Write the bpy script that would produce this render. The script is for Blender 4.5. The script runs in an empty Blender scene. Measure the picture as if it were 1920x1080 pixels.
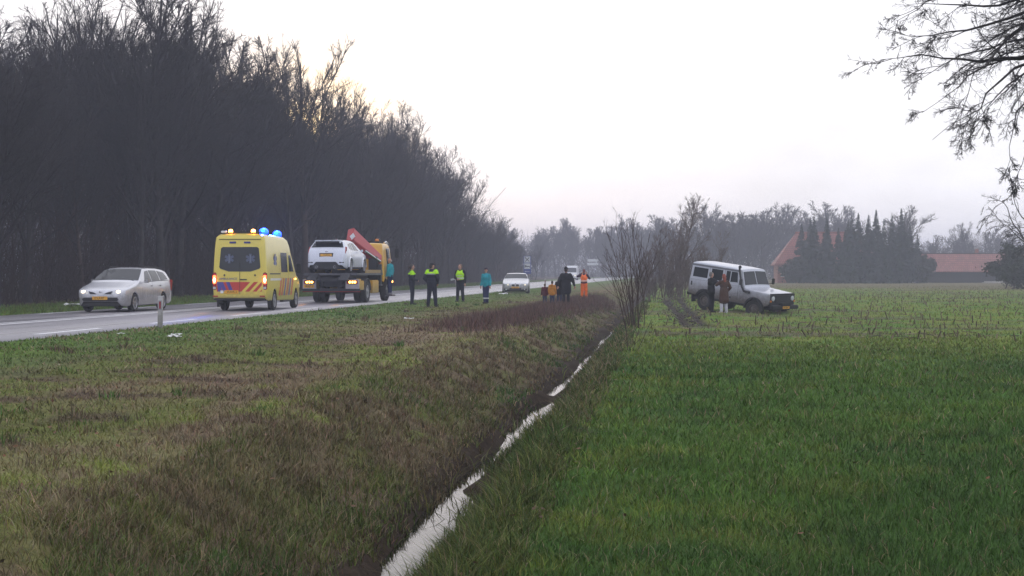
import bpy, bmesh, math, random
import numpy as np
from mathutils import Vector, Matrix

random.seed(11)
RNG = np.random.default_rng(11)
R = math.radians
SC = bpy.context.scene
COL = SC.collection

# ------------------------------------------------------------------ camera
CAM_YAW = R(6.92)            # the road runs along +Y; the camera looks 6.9 deg to the left of it
cam_d = bpy.data.cameras.new('camera')
cam = bpy.data.objects.new('camera', cam_d)
COL.objects.link(cam)
cam.location = (0, 0, 1.7)
cam.rotation_euler = (R(90 - 0.614), 0, CAM_YAW)
cam_d.sensor_width = 36
cam_d.lens = 36 * 2800 / 1920
cam_d.clip_end = 4000
SC.camera = cam

# ------------------------------------------------------------------ light
SUN_AZ, SUN_EL = R(-15.0), R(4.9)      # azimuth from +Y towards +X
SUN_V = (math.sin(SUN_AZ) * math.cos(SUN_EL), math.cos(SUN_AZ) * math.cos(SUN_EL), math.sin(SUN_EL))
world = bpy.data.worlds.new('World')
SC.world = world
world.use_nodes = True
nt = world.node_tree
nt.nodes.clear()
def N(tree, typ, **kw):
    n = tree.nodes.new(typ)
    for k, v in kw.items():
        if k.startswith('i_'):
            key = k[2:]
            key = int(key) if key.isdigit() else key.replace('_', ' ')
            n.inputs[key].default_value = v
        else:
            setattr(n, k, v)
    return n
def world_nodes():
    L = nt.links.new
    out = N(nt, 'ShaderNodeOutputWorld')
    bg = N(nt, 'ShaderNodeBackground', i_Strength=0.1)
    L(bg.outputs[0], out.inputs[0])
    sky = N(nt, 'ShaderNodeTexSky', sky_type='NISHITA', sun_disc=False, sun_elevation=SUN_EL,
            sun_rotation=SUN_AZ % (2 * math.pi), dust_density=2.0, air_density=1.0)
    tc = N(nt, 'ShaderNodeTexCoord')
    nv = N(nt, 'ShaderNodeVectorMath', operation='NORMALIZE')
    L(tc.outputs['Generated'], nv.inputs[0])
    dot = N(nt, 'ShaderNodeVectorMath', operation='DOT_PRODUCT')
    L(nv.outputs[0], dot.inputs[0]); dot.inputs[1].default_value = SUN_V
    # wide veil of cloud that is brighter round the hidden sun
    veil = N(nt, 'ShaderNodeMapRange', interpolation_type='SMOOTHSTEP')
    veil.inputs[1].default_value = 0.35; veil.inputs[2].default_value = 1.0
    L(dot.outputs['Value'], veil.inputs[0])
    core = N(nt, 'ShaderNodeMapRange', interpolation_type='SMOOTHSTEP')
    core.inputs[1].default_value = 0.9955; core.inputs[2].default_value = 1.0
    L(dot.outputs['Value'], core.inputs[0])
    ns = N(nt, 'ShaderNodeTexNoise', i_Scale=5.0, i_Detail=5.0, i_Roughness=0.6)
    mp = N(nt, 'ShaderNodeMapping'); mp.inputs['Scale'].default_value = (1.6, 1.6, 4.5)
    L(nv.outputs[0], mp.inputs[0]); L(mp.outputs[0], ns.inputs['Vector'])
    base = N(nt, 'ShaderNodeMix', data_type='RGBA')
    base.inputs[6].default_value = (8.0, 8.15, 9.3, 1); base.inputs[7].default_value = (9.3, 9.3, 9.8, 1)
    L(veil.outputs[0], base.inputs[0])
    cl = N(nt, 'ShaderNodeMapRange'); cl.inputs[1].default_value = 0.3; cl.inputs[2].default_value = 0.7
    cl.inputs[3].default_value = 0.90; cl.inputs[4].default_value = 1.08
    L(ns.outputs[0], cl.inputs[0])
    m1 = N(nt, 'ShaderNodeVectorMath', operation='SCALE')
    L(base.outputs[2], m1.inputs[0]); L(cl.outputs[0], m1.inputs['Scale'])
    warm = N(nt, 'ShaderNodeMath', operation='MULTIPLY'); 
    br = N(nt, 'ShaderNodeMapRange'); br.inputs[1].default_value = 0.38; br.inputs[2].default_value = 0.6
    L(ns.outputs[0], br.inputs[0])
    L(core.outputs[0], warm.inputs[0]); L(br.outputs[0], warm.inputs[1])
    wm = N(nt, 'ShaderNodeMix', data_type='RGBA')
    L(warm.outputs[0], wm.inputs[0]); L(m1.outputs[0], wm.inputs[6]); wm.inputs[7].default_value = (15.5, 12.0, 8.0, 1)
    disc = N(nt, 'ShaderNodeMapRange', interpolation_type='SMOOTHSTEP')      # the sun's blurred patch behind the cloud veil
    disc.inputs[1].default_value = 0.99945; disc.inputs[2].default_value = 0.99995
    L(dot.outputs['Value'], disc.inputs[0])
    sp = N(nt, 'ShaderNodeMix', data_type='RGBA'); sp.inputs[7].default_value = (46, 34, 17, 1)
    L(disc.outputs[0], sp.inputs[0]); L(wm.outputs[2], sp.inputs[6])
    mix = N(nt, 'ShaderNodeMix', data_type='RGBA'); mix.inputs[0].default_value = 0.95
    L(sky.outputs[0], mix.inputs[6]); L(sp.outputs[2], mix.inputs[7])
    L(mix.outputs[2], bg.inputs[0])
world_nodes()
sun_d = bpy.data.lights.new('sun', 'SUN')
sun_d.energy = 0.5; sun_d.angle = R(12); sun_d.color = (1, 0.86, 0.7)
sun = bpy.data.objects.new('sun', sun_d); COL.objects.link(sun)
sun.rotation_euler = Vector(SUN_V).to_track_quat('Z', 'Y').to_euler()
vs = SC.view_settings
vs.view_transform = 'Standard'; vs.look = 'None'; vs.exposure = 0.42; vs.gamma = 1.0; vs.use_curve_mapping = False
cy = SC.cycles
cy.use_denoising = True
cy.max_bounces = 6; cy.diffuse_bounces = 3; cy.glossy_bounces = 3; cy.transmission_bounces = 3
cy.volume_bounces = 1; cy.transparent_max_bounces = 8
cy.caustics_reflective = False; cy.caustics_refractive = False
cy.sample_clamp_indirect = 4.0

# ------------------------------------------------------------------ helpers
def tag(o, label=None, cat=None, group=None, kind=None):
    if label: o['label'] = label
    if cat: o['category'] = cat
    if group: o['group'] = group
    if kind: o['kind'] = kind
    return o
def empty(name, loc=(0, 0, 0), rz=0.0, parent=None):
    o = bpy.data.objects.new(name, None)
    COL.objects.link(o); o.location = loc; o.rotation_euler = (0, 0, rz); o.parent = parent
    o.empty_display_size = 0.2
    return o
def link(name, me, parent=None, loc=(0, 0, 0)):
    o = bpy.data.objects.new(name, me)
    COL.objects.link(o); o.parent = parent; o.location = loc
    return o
def copy_tree(o, parent=None):
    c = o.copy(); COL.objects.link(c); c.parent = parent
    for ch in o.children:
        copy_tree(ch, c)
    return c

_M = {}
def mat(name, col, rough=0.6, metal=0.0, var=0.12, scale=4.0, bump=0.0, bscale=30.0, emit=None, estr=0.0, attr=None,
        spec=0.5, coat=0.0, sub=0.0, dirt=None):
    """Principled material with noise-broken colour; attr = colour attribute multiplied in."""
    if name in _M: return _M[name]
    m = bpy.data.materials.new(name); _M[name] = m
    m.use_nodes = True
    t = m.node_tree; L = t.links.new
    b = t.nodes['Principled BSDF']
    b.inputs['Roughness'].default_value = rough; b.inputs['Metallic'].default_value = metal
    b.inputs['Specular IOR Level'].default_value = spec; b.inputs['Coat Weight'].default_value = coat
    b.inputs['Coat Roughness'].default_value = 0.08
    tc = N(t, 'ShaderNodeTexCoord')
    n = N(t, 'ShaderNodeTexNoise', i_Scale=scale, i_Detail=4.0, i_Roughness=0.6)
    L(tc.outputs['Object'], n.inputs['Vector'])
    mr = N(t, 'ShaderNodeMapRange'); mr.inputs[1].default_value = 0.25; mr.inputs[2].default_value = 0.75
    mr.inputs[3].default_value = 1 - var; mr.inputs[4].default_value = 1 + var
    L(n.outputs[0], mr.inputs[0])
    sc = N(t, 'ShaderNodeVectorMath', operation='SCALE')
    if attr:
        a = N(t, 'ShaderNodeAttribute', attribute_name=attr)
        L(a.outputs['Color'], sc.inputs[0])
    else:
        sc.inputs[0].default_value = col[:3]
    L(mr.outputs[0], sc.inputs['Scale'])
    last = sc.outputs[0]
    if dirt:      # splashed mud below a height (object space): (colour, z0, z1)
        sx = N(t, 'ShaderNodeSeparateXYZ'); L(tc.outputs['Object'], sx.inputs[0])
        dn = N(t, 'ShaderNodeTexNoise', i_Scale=7.0, i_Detail=6.0, i_Roughness=0.7); L(tc.outputs['Object'], dn.inputs['Vector'])
        ad = N(t, 'ShaderNodeMath', operation='MULTIPLY_ADD'); L(dn.outputs[0], ad.inputs[0]); ad.inputs[1].default_value = -0.7; L(sx.outputs[2], ad.inputs[2])
        dm = N(t, 'ShaderNodeMapRange', interpolation_type='SMOOTHSTEP'); dm.inputs[1].default_value = dirt[1]; dm.inputs[2].default_value = dirt[2]
        dm.inputs[3].default_value = dirt[3] if len(dirt) > 3 else 0.8; dm.inputs[4].default_value = 0.0
        L(ad.outputs[0], dm.inputs[0])
        mx = N(t, 'ShaderNodeMix', data_type='RGBA'); L(dm.outputs[0], mx.inputs[0]); L(last, mx.inputs[6]); mx.inputs[7].default_value = (*dirt[0], 1)
        last = mx.outputs[2]
    L(last, b.inputs['Base Color'])
    if bump:
        bn = N(t, 'ShaderNodeTexNoise', i_Scale=bscale, i_Detail=3.0)
        L(tc.outputs['Object'], bn.inputs['Vector'])
        bp = N(t, 'ShaderNodeBump', i_Strength=bump, i_Distance=0.02)
        L(bn.outputs[0], bp.inputs['Height']); L(bp.outputs[0], b.inputs['Normal'])
    if emit:
        b.inputs['Emission Color'].default_value = (*emit, 1); b.inputs['Emission Strength'].default_value = estr
    return m

def np_mesh(name, V, quads=None, tris=None, mats=(), col=None, smooth=False, midx=None):
    """Mesh straight from numpy arrays (V (n,3), quads (q,4), tris (t,3))."""
    me = bpy.data.meshes.new(name)
    V = np.ascontiguousarray(V, dtype=np.float32)
    me.vertices.add(len(V)); me.vertices.foreach_set('co', V.ravel())
    parts = []; tot = []
    if quads is not None and len(quads): parts.append(np.asarray(quads, np.int32).ravel()); tot += [np.full(len(quads), 4, np.int32)]
    if tris is not None and len(tris): parts.append(np.asarray(tris, np.int32).ravel()); tot += [np.full(len(tris), 3, np.int32)]
    li = np.concatenate(parts); lt = np.concatenate(tot)
    ls = np.concatenate(([0], np.cumsum(lt)[:-1])).astype(np.int32)
    me.loops.add(len(li)); me.loops.foreach_set('vertex_index', li)
    me.polygons.add(len(lt)); me.polygons.foreach_set('loop_start', ls)
    me.update(calc_edges=True)
    if smooth: me.polygons.foreach_set('use_smooth', np.ones(len(lt), bool))
    if midx is not None: me.polygons.foreach_set('material_index', np.asarray(midx, np.int32))
    if col is not None:
        ca = me.color_attributes.new('Col', 'FLOAT_COLOR', 'POINT')
        c4 = np.ones((len(V), 4), np.float32); c4[:, :3] = col
        ca.data.foreach_set('color', c4.ravel())
    for m in mats: me.materials.append(m)
    return me

def vnoise(x, y, scale, seed=0, octaves=3):
    """2-D value noise in 0..1 (numpy)."""
    x = np.asarray(x, float) / scale; y = np.asarray(y, float) / scale
    out = 0; amp = 1; tot = 0
    def h(i, j, s):
        v = np.sin(i * 127.1 + j * 311.7 + s * 74.7) * 43758.5453
        return v - np.floor(v)
    for o in range(octaves):
        i = np.floor(x); j = np.floor(y); fx = x - i; fy = y - j
        fx = fx * fx * (3 - 2 * fx); fy = fy * fy * (3 - 2 * fy)
        s = seed + o * 13
        a = h(i, j, s) * (1 - fx) + h(i + 1, j, s) * fx
        b = h(i, j + 1, s) * (1 - fx) + h(i + 1, j + 1, s) * fx
        out = out + amp * (a * (1 - fy) + b * fy); tot += amp
        amp *= 0.5; x = x * 2.03; y = y * 2.03
    return out / tot
def sstep(a, b, x):
    t = np.clip((x - a) / (b - a), 0, 1)
    return t * t * (3 - 2 * t)

class MB:
    """Collects boxes, bars, prisms and lathes; build() links them as ONE mesh object."""
    def __init__(s): s.v = []; s.f = []; s.m = []; s.mi = 0
    def add(s, vs, fs):
        o = len(s.v); s.v += [tuple(v) for v in vs]
        s.f += [tuple(i + o for i in f) for f in fs]; s.m += [s.mi] * len(fs)
        return s
    def box(s, c, d, rx=0, ry=0, rz=0, taper=1.0):
        x, y, z = d[0] / 2, d[1] / 2, d[2] / 2
        pts = [Vector((sx * x * (taper if sz > 0 else 1), sy * y * (taper if sz > 0 else 1), sz * z)) for sz in (-1, 1) for sx, sy in ((-1, -1), (1, -1), (1, 1), (-1, 1))]
        if rx or ry or rz:
            m = Matrix.Rotation(rz, 3, 'Z') @ Matrix.Rotation(ry, 3, 'Y') @ Matrix.Rotation(rx, 3, 'X')
            pts = [m @ p for p in pts]
        return s.add([(p.x + c[0], p.y + c[1], p.z + c[2]) for p in pts],
                     [(3, 2, 1, 0), (4, 5, 6, 7), (0, 1, 5, 4), (1, 2, 6, 5), (2, 3, 7, 6), (3, 0, 4, 7)])
    def tube(s, pts, r, n=8, cap=True):
        pts = [Vector(p) for p in pts]; k = len(pts)
        rr = r if isinstance(r, (list, tuple)) else [r] * k
        vs = []; 
        for i, p in enumerate(pts):
            t = (pts[min(i + 1, k - 1)] - pts[max(i - 1, 0)]).normalized()
            ref = Vector((0, 0, 1)) if abs(t.z) < 0.9 else Vector((0, 1, 0))
            a = t.cross(ref).normalized(); b = a.cross(t)
            for j in range(n):
                q = 2 * math.pi * j / n
                vs.append(p + (a * math.cos(q) + b * math.sin(q)) * rr[i])
        fs = [(i * n + j, i * n + (j + 1) % n, (i + 1) * n + (j + 1) % n, (i + 1) * n + j) for i in range(k - 1) for j in range(n)]
        if cap: fs += [tuple(range(n))[::-1], tuple(range((k - 1) * n, k * n))]
        return s.add(vs, fs)
    def prism(s, poly, axis, a, b):
        """poly: 2-D outline in the two other axes (x: y,z; y: x,z; z: x,y), extruded from a to b."""
        def p3(p, t):
            return {'x': (t, p[0], p[1]), 'y': (p[0], t, p[1]), 'z': (p[0], p[1], t)}[axis]
        n = len(poly)
        vs = [p3(p, a) for p in poly] + [p3(p, b) for p in poly]
        return s.add(vs, [tuple(range(n))[::-1], tuple(range(n, 2 * n))] + [(i, (i + 1) % n, n + (i + 1) % n, n + i) for i in range(n)])
    def lathe(s, prof, n=24, c=(0, 0, 0), axis='x', closed=False):
        """prof: (radius, offset along axis)"""
        vs = []
        for r, o in prof:
            for j in range(n):
                q = 2 * math.pi * j / n
                u, w = r * math.cos(q), r * math.sin(q)
                vs.append({'x': (c[0] + o, c[1] + u, c[2] + w), 'y': (c[0] + u, c[1] + o, c[2] + w), 'z': (c[0] + u, c[1] + w, c[2] + o)}[axis])
        k = len(prof)
        rng = range(k if closed else k - 1)
        fs = [(i * n + j, i * n + (j + 1) % n, ((i + 1) % k) * n + (j + 1) % n, ((i + 1) % k) * n + j) for i in rng for j in range(n)]
        return s.add(vs, fs)
    def ball(s, c, r, n=10, k=7):
        r = (r, r, r) if not hasattr(r, '__len__') else r
        vs = [(c[0], c[1], c[2] - r[2])]
        for i in range(1, k):
            p = math.pi * i / k
            for j in range(n):
                q = 2 * math.pi * j / n
                vs.append((c[0] + r[0] * math.sin(p) * math.cos(q), c[1] + r[1] * math.sin(p) * math.sin(q), c[2] - r[2] * math.cos(p)))
        vs.append((c[0], c[1], c[2] + r[2]))
        fs = [(0, 1 + (j + 1) % n, 1 + j) for j in range(n)]
        for i in range(k - 2):
            fs += [(1 + i * n + j, 1 + i * n + (j + 1) % n, 1 + (i + 1) * n + (j + 1) % n, 1 + (i + 1) * n + j) for j in range(n)]
        top = len(vs) - 1; o = 1 + (k - 2) * n
        fs += [(top, o + j, o + (j + 1) % n) for j in range(n)]
        return s.add(vs, fs)
    def mesh(s, name, mats, bevel=0.0, smooth=30, seg=2):
        me = bpy.data.meshes.new(name)
        me.from_pydata(s.v, [], s.f)
        if not isinstance(mats, (list, tuple)): mats = [mats]
        for m in mats: me.materials.append(m)
        me.polygons.foreach_set('material_index', np.array(s.m, np.int32))
        bm = bmesh.new(); bm.from_mesh(me)
        bmesh.ops.recalc_face_normals(bm, faces=bm.faces)
        if bevel:
            es = [e for e in bm.edges if len(e.link_faces) == 2 and e.calc_face_angle(0) > R(25)]
            bmesh.ops.bevel(bm, geom=es, offset=bevel, segments=seg, affect='EDGES', clamp_overlap=True)
        bm.to_mesh(me); bm.free()
        if smooth:
            me.polygons.foreach_set('use_smooth', np.ones(len(me.polygons), bool))
            me.set_sharp_from_angle(angle=R(smooth))
        return me
    def build(s, name, mats, parent=None, loc=(0, 0, 0), **kw):
        return link(name, s.mesh(name, mats, **kw), parent, loc)

def text_obj(name, txt, size, m, parent, loc, rot, depth=0.002, align='CENTER', sx=1.0):
    c = bpy.data.curves.new(name, 'FONT'); c.body = txt; c.size = size; c.extrude = depth
    c.align_x = align; c.align_y = 'CENTER'
    t = bpy.data.objects.new(name + '_src', c); COL.objects.link(t)
    dg = bpy.context.evaluated_depsgraph_get()
    me = bpy.data.meshes.new_from_object(t.evaluated_get(dg))
    bpy.data.objects.remove(t); bpy.data.curves.remove(c)
    me.materials.clear(); me.materials.append(m)
    o = link(name, me, parent, loc); o.rotation_euler = rot; o.scale = (sx, 1, 1)
    return o
# ------------------------------------------------------------------ terrain
ROAD_N, ROAD_F = -14.23, -22.0        # near and far edge of the carriageway
def ditch_x(y): return -2.19 - 0.0178 * np.asarray(y, float)
RUTS = [  # wheel ruts in the stubble field: polylines (x, y), half width
    ([(-1.7, 96.0), (-1.37, 82.5), (-0.80, 68.4), (-0.40, 55.0), (-0.08, 46.5)], 0.22),
    ([(-0.95, 98.0), (-0.60, 84.0), (-0.24, 68.5), (0.10, 57.0), (0.42, 48.0)], 0.20),
    ([(-1.69, 73.6), (-0.6, 68.6), (0.58, 65.7), (2.1, 63.7), (3.4, 62.0), (5.2, 61.2)], 0.22),
    ([(0.6, 67.8), (1.9, 66.6), (3.4, 64.8), (4.6, 63.4)], 0.2),
]
def rut_mask(x, y):
    m = np.zeros_like(x, dtype=float)
    for pts, hw in RUTS:
        d = np.full_like(m, 99.0)
        for (ax, ay), (bx, by) in zip(pts[:-1], pts[1:]):
            vx, vy = bx - ax, by - ay
            t = np.clip(((x - ax) * vx + (y - ay) * vy) / (vx * vx + vy * vy), 0, 1)
            d = np.minimum(d, np.hypot(x - ax - t * vx, y - ay - t * vy))
        m = np.maximum(m, 1 - sstep(hw * 0.6, hw * 1.5, d + 0.22 * (vnoise(x, y, 0.7, 91) - 0.5)))
    return m
def ground_z(x, y):
    x = np.asarray(x, float); y = np.asarray(y, float)
    u = x - ditch_x(y) + 0.2 * (vnoise(x * 0 + 3, y, 2.2, 5) - 0.5)
    nr = sstep(0.42, 0.62, vnoise(x * 0 + 7, y, 3.4, 15, 3)) * sstep(11, 14, y); nl = sstep(0.4, 0.75, vnoise(x * 0 + 11, y, 1.9, 16, 3))
    right = -0.86 + 0.86 * sstep(0.07 - 0.44 * nr, 1.15, u)      # both toes wander in and out and pinch the water
    tl = np.clip((-u - 0.10 + 0.22 * nl) / 0.30, 0, 1)
    left = -0.86 + 0.30 * tl * tl * (3 - 2 * tl) + 0.66 * sstep(0.20, 2.2, -u)      # steep wet toe, gentler slope above
    z = np.maximum(np.where(u > -0.5, right, -9), np.where(u < 0.5, left, -9))
    far = sstep(170, 240, y)                               # the ditch runs out far away
    z = np.where(z < 0.0, z * (1 - far), z)
    # verge climbs to the road
    v = sstep(-4.0, -13.0, x)
    z = np.where(u < -1.2, z + 0.16 * v, z)
    inroad = sstep(ROAD_N + 0.35, ROAD_N + 0.05, x) * sstep(ROAD_F - 0.35, ROAD_F - 0.05, x)
    z = z + 0.04 * sstep(ROAD_F - 0.2, ROAD_F - 6, x)
    bumps = 0.11 * (vnoise(x, y, 1.7, 1) - 0.5) + 0.05 * (vnoise(x, y, 0.45, 2, 2) - 0.5)
    z = z + bumps * (1 - inroad) * np.where(x < ROAD_F, 0.8, 1.0) * (0.35 + 0.65 * sstep(ROAD_N + 0.1, ROAD_N + 1.2, x) + 0.5 * sstep(ROAD_F - 0.1, ROAD_F - 1.5, x))
    z = z * (1 - inroad) + 0.24 * inroad
    fld = (u > 1.2) & (y > 38) & (y < 110)
    rm = np.where(fld, rut_mask(x, y), 0)
    z = z - 0.13 * rm - np.where(fld, 0.22 * np.exp(-((x - 3.3) ** 2 + (y - 63.6) ** 2) / 2.6), 0)
    z = z + np.where(u > 1.2, 0.05 * sstep(38, 43, y) * (vnoise(x, y, 0.5, 17, 2) - 0.5), 0)
    return z
def gz(x, y): return float(ground_z(np.array([x]), np.array([y]))[0])

def lerp3(a, b, t):
    t = np.asarray(t)[..., None]
    return np.asarray(a) * (1 - t) + np.asarray(b) * t
C_GREEN = np.array((0.066, 0.128, 0.020)); C_DGREEN = np.array((0.044, 0.094, 0.018)); C_YGREEN = np.array((0.135, 0.165, 0.030))
C_BROWN = np.array((0.140, 0.104, 0.062)); C_DBROWN = np.array((0.075, 0.052, 0.034)); C_STRAW = np.array((0.21, 0.165, 0.095))
C_OLIVE = np.array((0.100, 0.114, 0.028)); C_MUD = np.array((0.070, 0.052, 0.042)); C_HEATH = np.array((0.105, 0.058, 0.052))
for _c in (C_GREEN, C_DGREEN, C_YGREEN, C_BROWN, C_DBROWN, C_STRAW, C_OLIVE, C_MUD, C_HEATH): _c *= 1.22
def heath_mask(x, y):
    """the reddish dead stand of heather on the verge"""
    cx = -6.2 + 0.012 * (y - 44)
    a = 1 - sstep(0.6, 1.7, np.abs(x - cx) + 0.7 * (vnoise(x, y, 2.0, 33) - 0.5))
    return a * sstep(36, 45, y) * (1 - sstep(80, 100, y))
def cover(x, y):
    """ground cover colour (own colour of soil, moss and grass) at x, y"""
    x = np.asarray(x, float); y = np.asarray(y, float)
    u = x - ditch_x(y)
    # verge: streaks run with the road
    n1 = vnoise(x * 1.0, y * 0.33, 2.2, 3, 4); n2 = vnoise(x, y, 0.8, 4, 3); n3 = vnoise(x, y * 0.5, 5.0, 6, 3)
    verge = lerp3(C_BROWN, C_OLIVE, sstep(0.40, 0.53, n1))
    verge = lerp3(verge, C_DBROWN, 0.85 * sstep(0.52, 0.66, n2))
    verge = lerp3(verge, C_STRAW, 0.45 * sstep(0.55, 0.75, n3))
    verge = lerp3(verge, C_GREEN * 0.95, 0.8 * sstep(-8.2, -12.6, x + 4.5 * (n1 - 0.5)) )
    moss = sstep(0.48, 0.62, vnoise(x, y * 0.6, 1.6, 8, 3)) * sstep(0.42, 0.6, vnoise(x, y, 0.45, 9, 2)) * sstep(-8.0, -5.8, x) * (1 - sstep(-4.2, -3.2, x))
    verge = lerp3(verge, C_YGREEN * 1.0, 0.8 * moss)
    verge = lerp3(verge, C_HEATH, heath_mask(x, y))
    bank = lerp3(C_OLIVE * 0.85, C_BROWN * 0.8, sstep(0.4, 0.62, n2))
    bank = lerp3(bank, C_DBROWN, 0.6 * sstep(0.5, 0.66, n1))
    wet = C_DBROWN * 0.45
    c = lerp3(verge, bank, 0.85 * sstep(-2.5, -1.2, u + 1.2 * (n2 - 0.5)))
    c = lerp3(c, np.broadcast_to(wet, c.shape), sstep(-0.8, -0.35, u))
    rb = lerp3(C_DGREEN, C_BROWN * 0.8, 0.9 * sstep(0.5, 0.68, n1) * sstep(14, 19, y))
    c = lerp3(c, rb, sstep(0.3, 0.7, u))
    fld = lerp3(C_DGREEN * 0.78, C_GREEN * 0.82, sstep(0.35, 0.65, n3))
    c = lerp3(c, fld, sstep(1.0, 1.5, u + 0.6 * (n2 - 0.5)))
    # stubble field behind it
    st = lerp3(C_YGREEN * 0.95, C_GREEN * 1.15, sstep(0.45, 0.65, n2))
    st = lerp3(st, C_MUD * 1.15, 0.7 * sstep(0.56, 0.72, vnoise(x * 0.35, y, 2.4, 12, 4)))
    st = lerp3(st, C_BROWN * 0.8, 0.8 * sstep(150, 190, y + 1.2 * x + 40 * (n3 - 0.5)))
    edge = sstep(31.0, 41.5, y + 0.15 * x + 9.0 * (vnoise(x, y * 0.5, 2.4, 21, 4) - 0.5)) * sstep(0.9, 1.4, u)
    c = lerp3(c, st, edge)
    c = lerp3(c, np.broadcast_to(C_MUD * 0.5, c.shape), 1.0 * np.where((u > 1.0) & (y > 38) & (y < 110), rut_mask(x, y), 0))
    farv = lerp3(C_GREEN * 1.0, C_OLIVE, sstep(0.45, 0.65, n2))
    litter = lerp3(C_DBROWN * 0.75, C_DBROWN * 0.5, n2)
    fo = lerp3(farv, litter, sstep(-26.0, -27.6, x + 1.5 * (n2 - 0.5)))
    c = np.where((x < ROAD_F + 1)[..., None], fo, c)
    return c

def axis(pts):
    out = [pts[0][0]]
    for (a, s), (b, _) in zip(pts[:-1], pts[1:]):
        n = max(1, int(round((b - a) / s)))
        out += list(np.linspace(a, b, n + 1)[1:])
    return np.array(out)
gx = axis([(-900, 60), (-300, 20), (-100, 5), (-40, 1.5), (-23, 0.45), (-20, 1.5), (-15, 0.35), (-10, 0.3), (-5.5, 0.13), (-1.9, 0.1), (1.4, 0.2), (6, 0.5), (14, 1.2), (40, 5), (120, 20), (300, 60), (900, 60)])
gy = axis([(-200, 20), (-20, 1.5), (4, 0.25), (30, 0.35), (76, 0.9), (120, 2.5), (260, 8), (500, 30), (1500, 100), (1500, 100)])
GX, GY = np.meshgrid(gx, gy)
GZ = ground_z(GX, GY)
nx, ny = len(gx), len(gy)
V = np.stack([GX, GY, GZ], -1).reshape(-1, 3)
ii = (np.arange(ny - 1)[:, None] * nx + np.arange(nx - 1)[None]).ravel()
Q = np.stack([ii, ii + 1, ii + nx + 1, ii + nx], 1)
m_ground = mat('ground_cover', (0.1, 0.1, 0.05), rough=0.95, var=0.45, scale=9.0, bump=0.8, bscale=14.0, attr='Col', spec=0.1)
ground = link('ground', np_mesh('ground', V, quads=Q, mats=[m_ground], col=cover(GX, GY).reshape(-1, 3), smooth=True))
tag(ground, 'rough grass verge, ditch banks and winter field on gently uneven ground', 'ground', kind='structure')

# ------------------------------------------------------------------ road
def asphalt():
    m = bpy.data.materials.new('asphalt'); m.use_nodes = True
    t = m.node_tree; L = t.links.new; b = t.nodes['Principled BSDF']
    tc = N(t, 'ShaderNodeTexCoord')
    mp = N(t, 'ShaderNodeMapping'); mp.inputs['Scale'].default_value = (1.0, 0.06, 1)
    L(tc.outputs['Object'], mp.inputs[0])
    a = N(t, 'ShaderNodeTexNoise', i_Scale=1.3, i_Detail=4.0); L(mp.outputs[0], a.inputs['Vector'])
    g = N(t, 'ShaderNodeTexNoise', i_Scale=90.0, i_Detail=2.0); L(tc.outputs['Object'], g.inputs['Vector'])
    r1 = N(t, 'ShaderNodeMapRange'); r1.inputs[1].default_value = 0.3; r1.inputs[2].default_value = 0.7; r1.inputs[3].default_value = 0.75; r1.inputs[4].default_value = 1.25
    L(a.outputs[0], r1.inputs[0])
    r2 = N(t, 'ShaderNodeMapRange'); r2.inputs[1].default_value = 0.3; r2.inputs[2].default_value = 0.7; r2.inputs[3].default_value = 0.75; r2.inputs[4].default_value = 1.25
    L(g.outputs[0], r2.inputs[0])
    mu = N(t, 'ShaderNodeMath', operation='MULTIPLY'); L(r1.outputs[0], mu.inputs[0]); L(r2.outputs[0], mu.inputs[1])
    sc = N(t, 'ShaderNodeVectorMath', operation='SCALE'); sc.inputs[0].default_value = (0.26, 0.245, 0.262); L(mu.outputs[0], sc.inputs['Scale'])
    L(sc.outputs[0], b.inputs['Base Color'])
    rr = N(t, 'ShaderNodeMapRange'); rr.inputs[1].default_value = 0.3; rr.inputs[2].default_value = 0.7; rr.inputs[3].default_value = 0.26; rr.inputs[4].default_value = 0.42
    L(a.outputs[0], rr.inputs[0]); L(rr.outputs[0], b.inputs['Roughness'])
    bp = N(t, 'ShaderNodeBump', i_Strength=0.25, i_Distance=0.004); L(g.outputs[0], bp.inputs['Height']); L(bp.outputs[0], b.inputs['Normal'])
    return m
ry = axis([(-60, 4), (20, 0.6), (90, 4), (700, 4)])
# crumbled edges: the edge wanders by a few centimetres
RV = []; 
for y in ry:
    e1 = ROAD_N + 0.05 + 0.09 * (vnoise(np.array([0.0]), np.array([y]), 0.9, 61)[0] - 0.5)
    e2 = ROAD_F - 0.05 + 0.09 * (vnoise(np.array([9.0]), np.array([y]), 0.9, 62)[0] - 0.5)
    mid = (ROAD_N + ROAD_F) / 2
    RV += [(e1, y, 0.16), (e1, y, 0.298), (mid, y, 0.33), (e2, y, 0.298), (e2, y, 0.16)]
RQ = [(i * 5 + k, i * 5 + k + 1, (i + 1) * 5 + k + 1, (i + 1) * 5 + k) for i in range(len(ry) - 1) for k in range(4)]
road = link('road', np_mesh('road', np.array(RV), quads=np.array(RQ)[:, ::-1], mats=[asphalt()]))
tag(road, 'grey asphalt two-lane road running past the bare wood', 'road', kind='structure')
def road_z(x):
    mid = (ROAD_N + ROAD_F) / 2
    return 0.298 + 0.032 * (1 - abs(x - mid) / ((ROAD_N - ROAD_F) / 2))
m_paint = mat('road_paint', (0.82, 0.82, 0.82), rough=0.5, var=0.25, scale=18.0)
def strip(name, x, w, y0, y1):
    b = MB(); n = max(1, int((y1 - y0) / 12))
    for i in range(n):
        a, c = y0 + (y1 - y0) * i / n, y0 + (y1 - y0) * (i + 1) / n
        z0, z1 = road_z(x - w / 2) + 0.004, road_z(x + w / 2) + 0.004
        b.add([(x - w / 2, a, z0), (x + w / 2, a, z1), (x + w / 2, c, z1), (x - w / 2, c, z0)], [(0, 1, 2, 3)])
    return b.build(name, m_paint, road, smooth=0)
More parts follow.
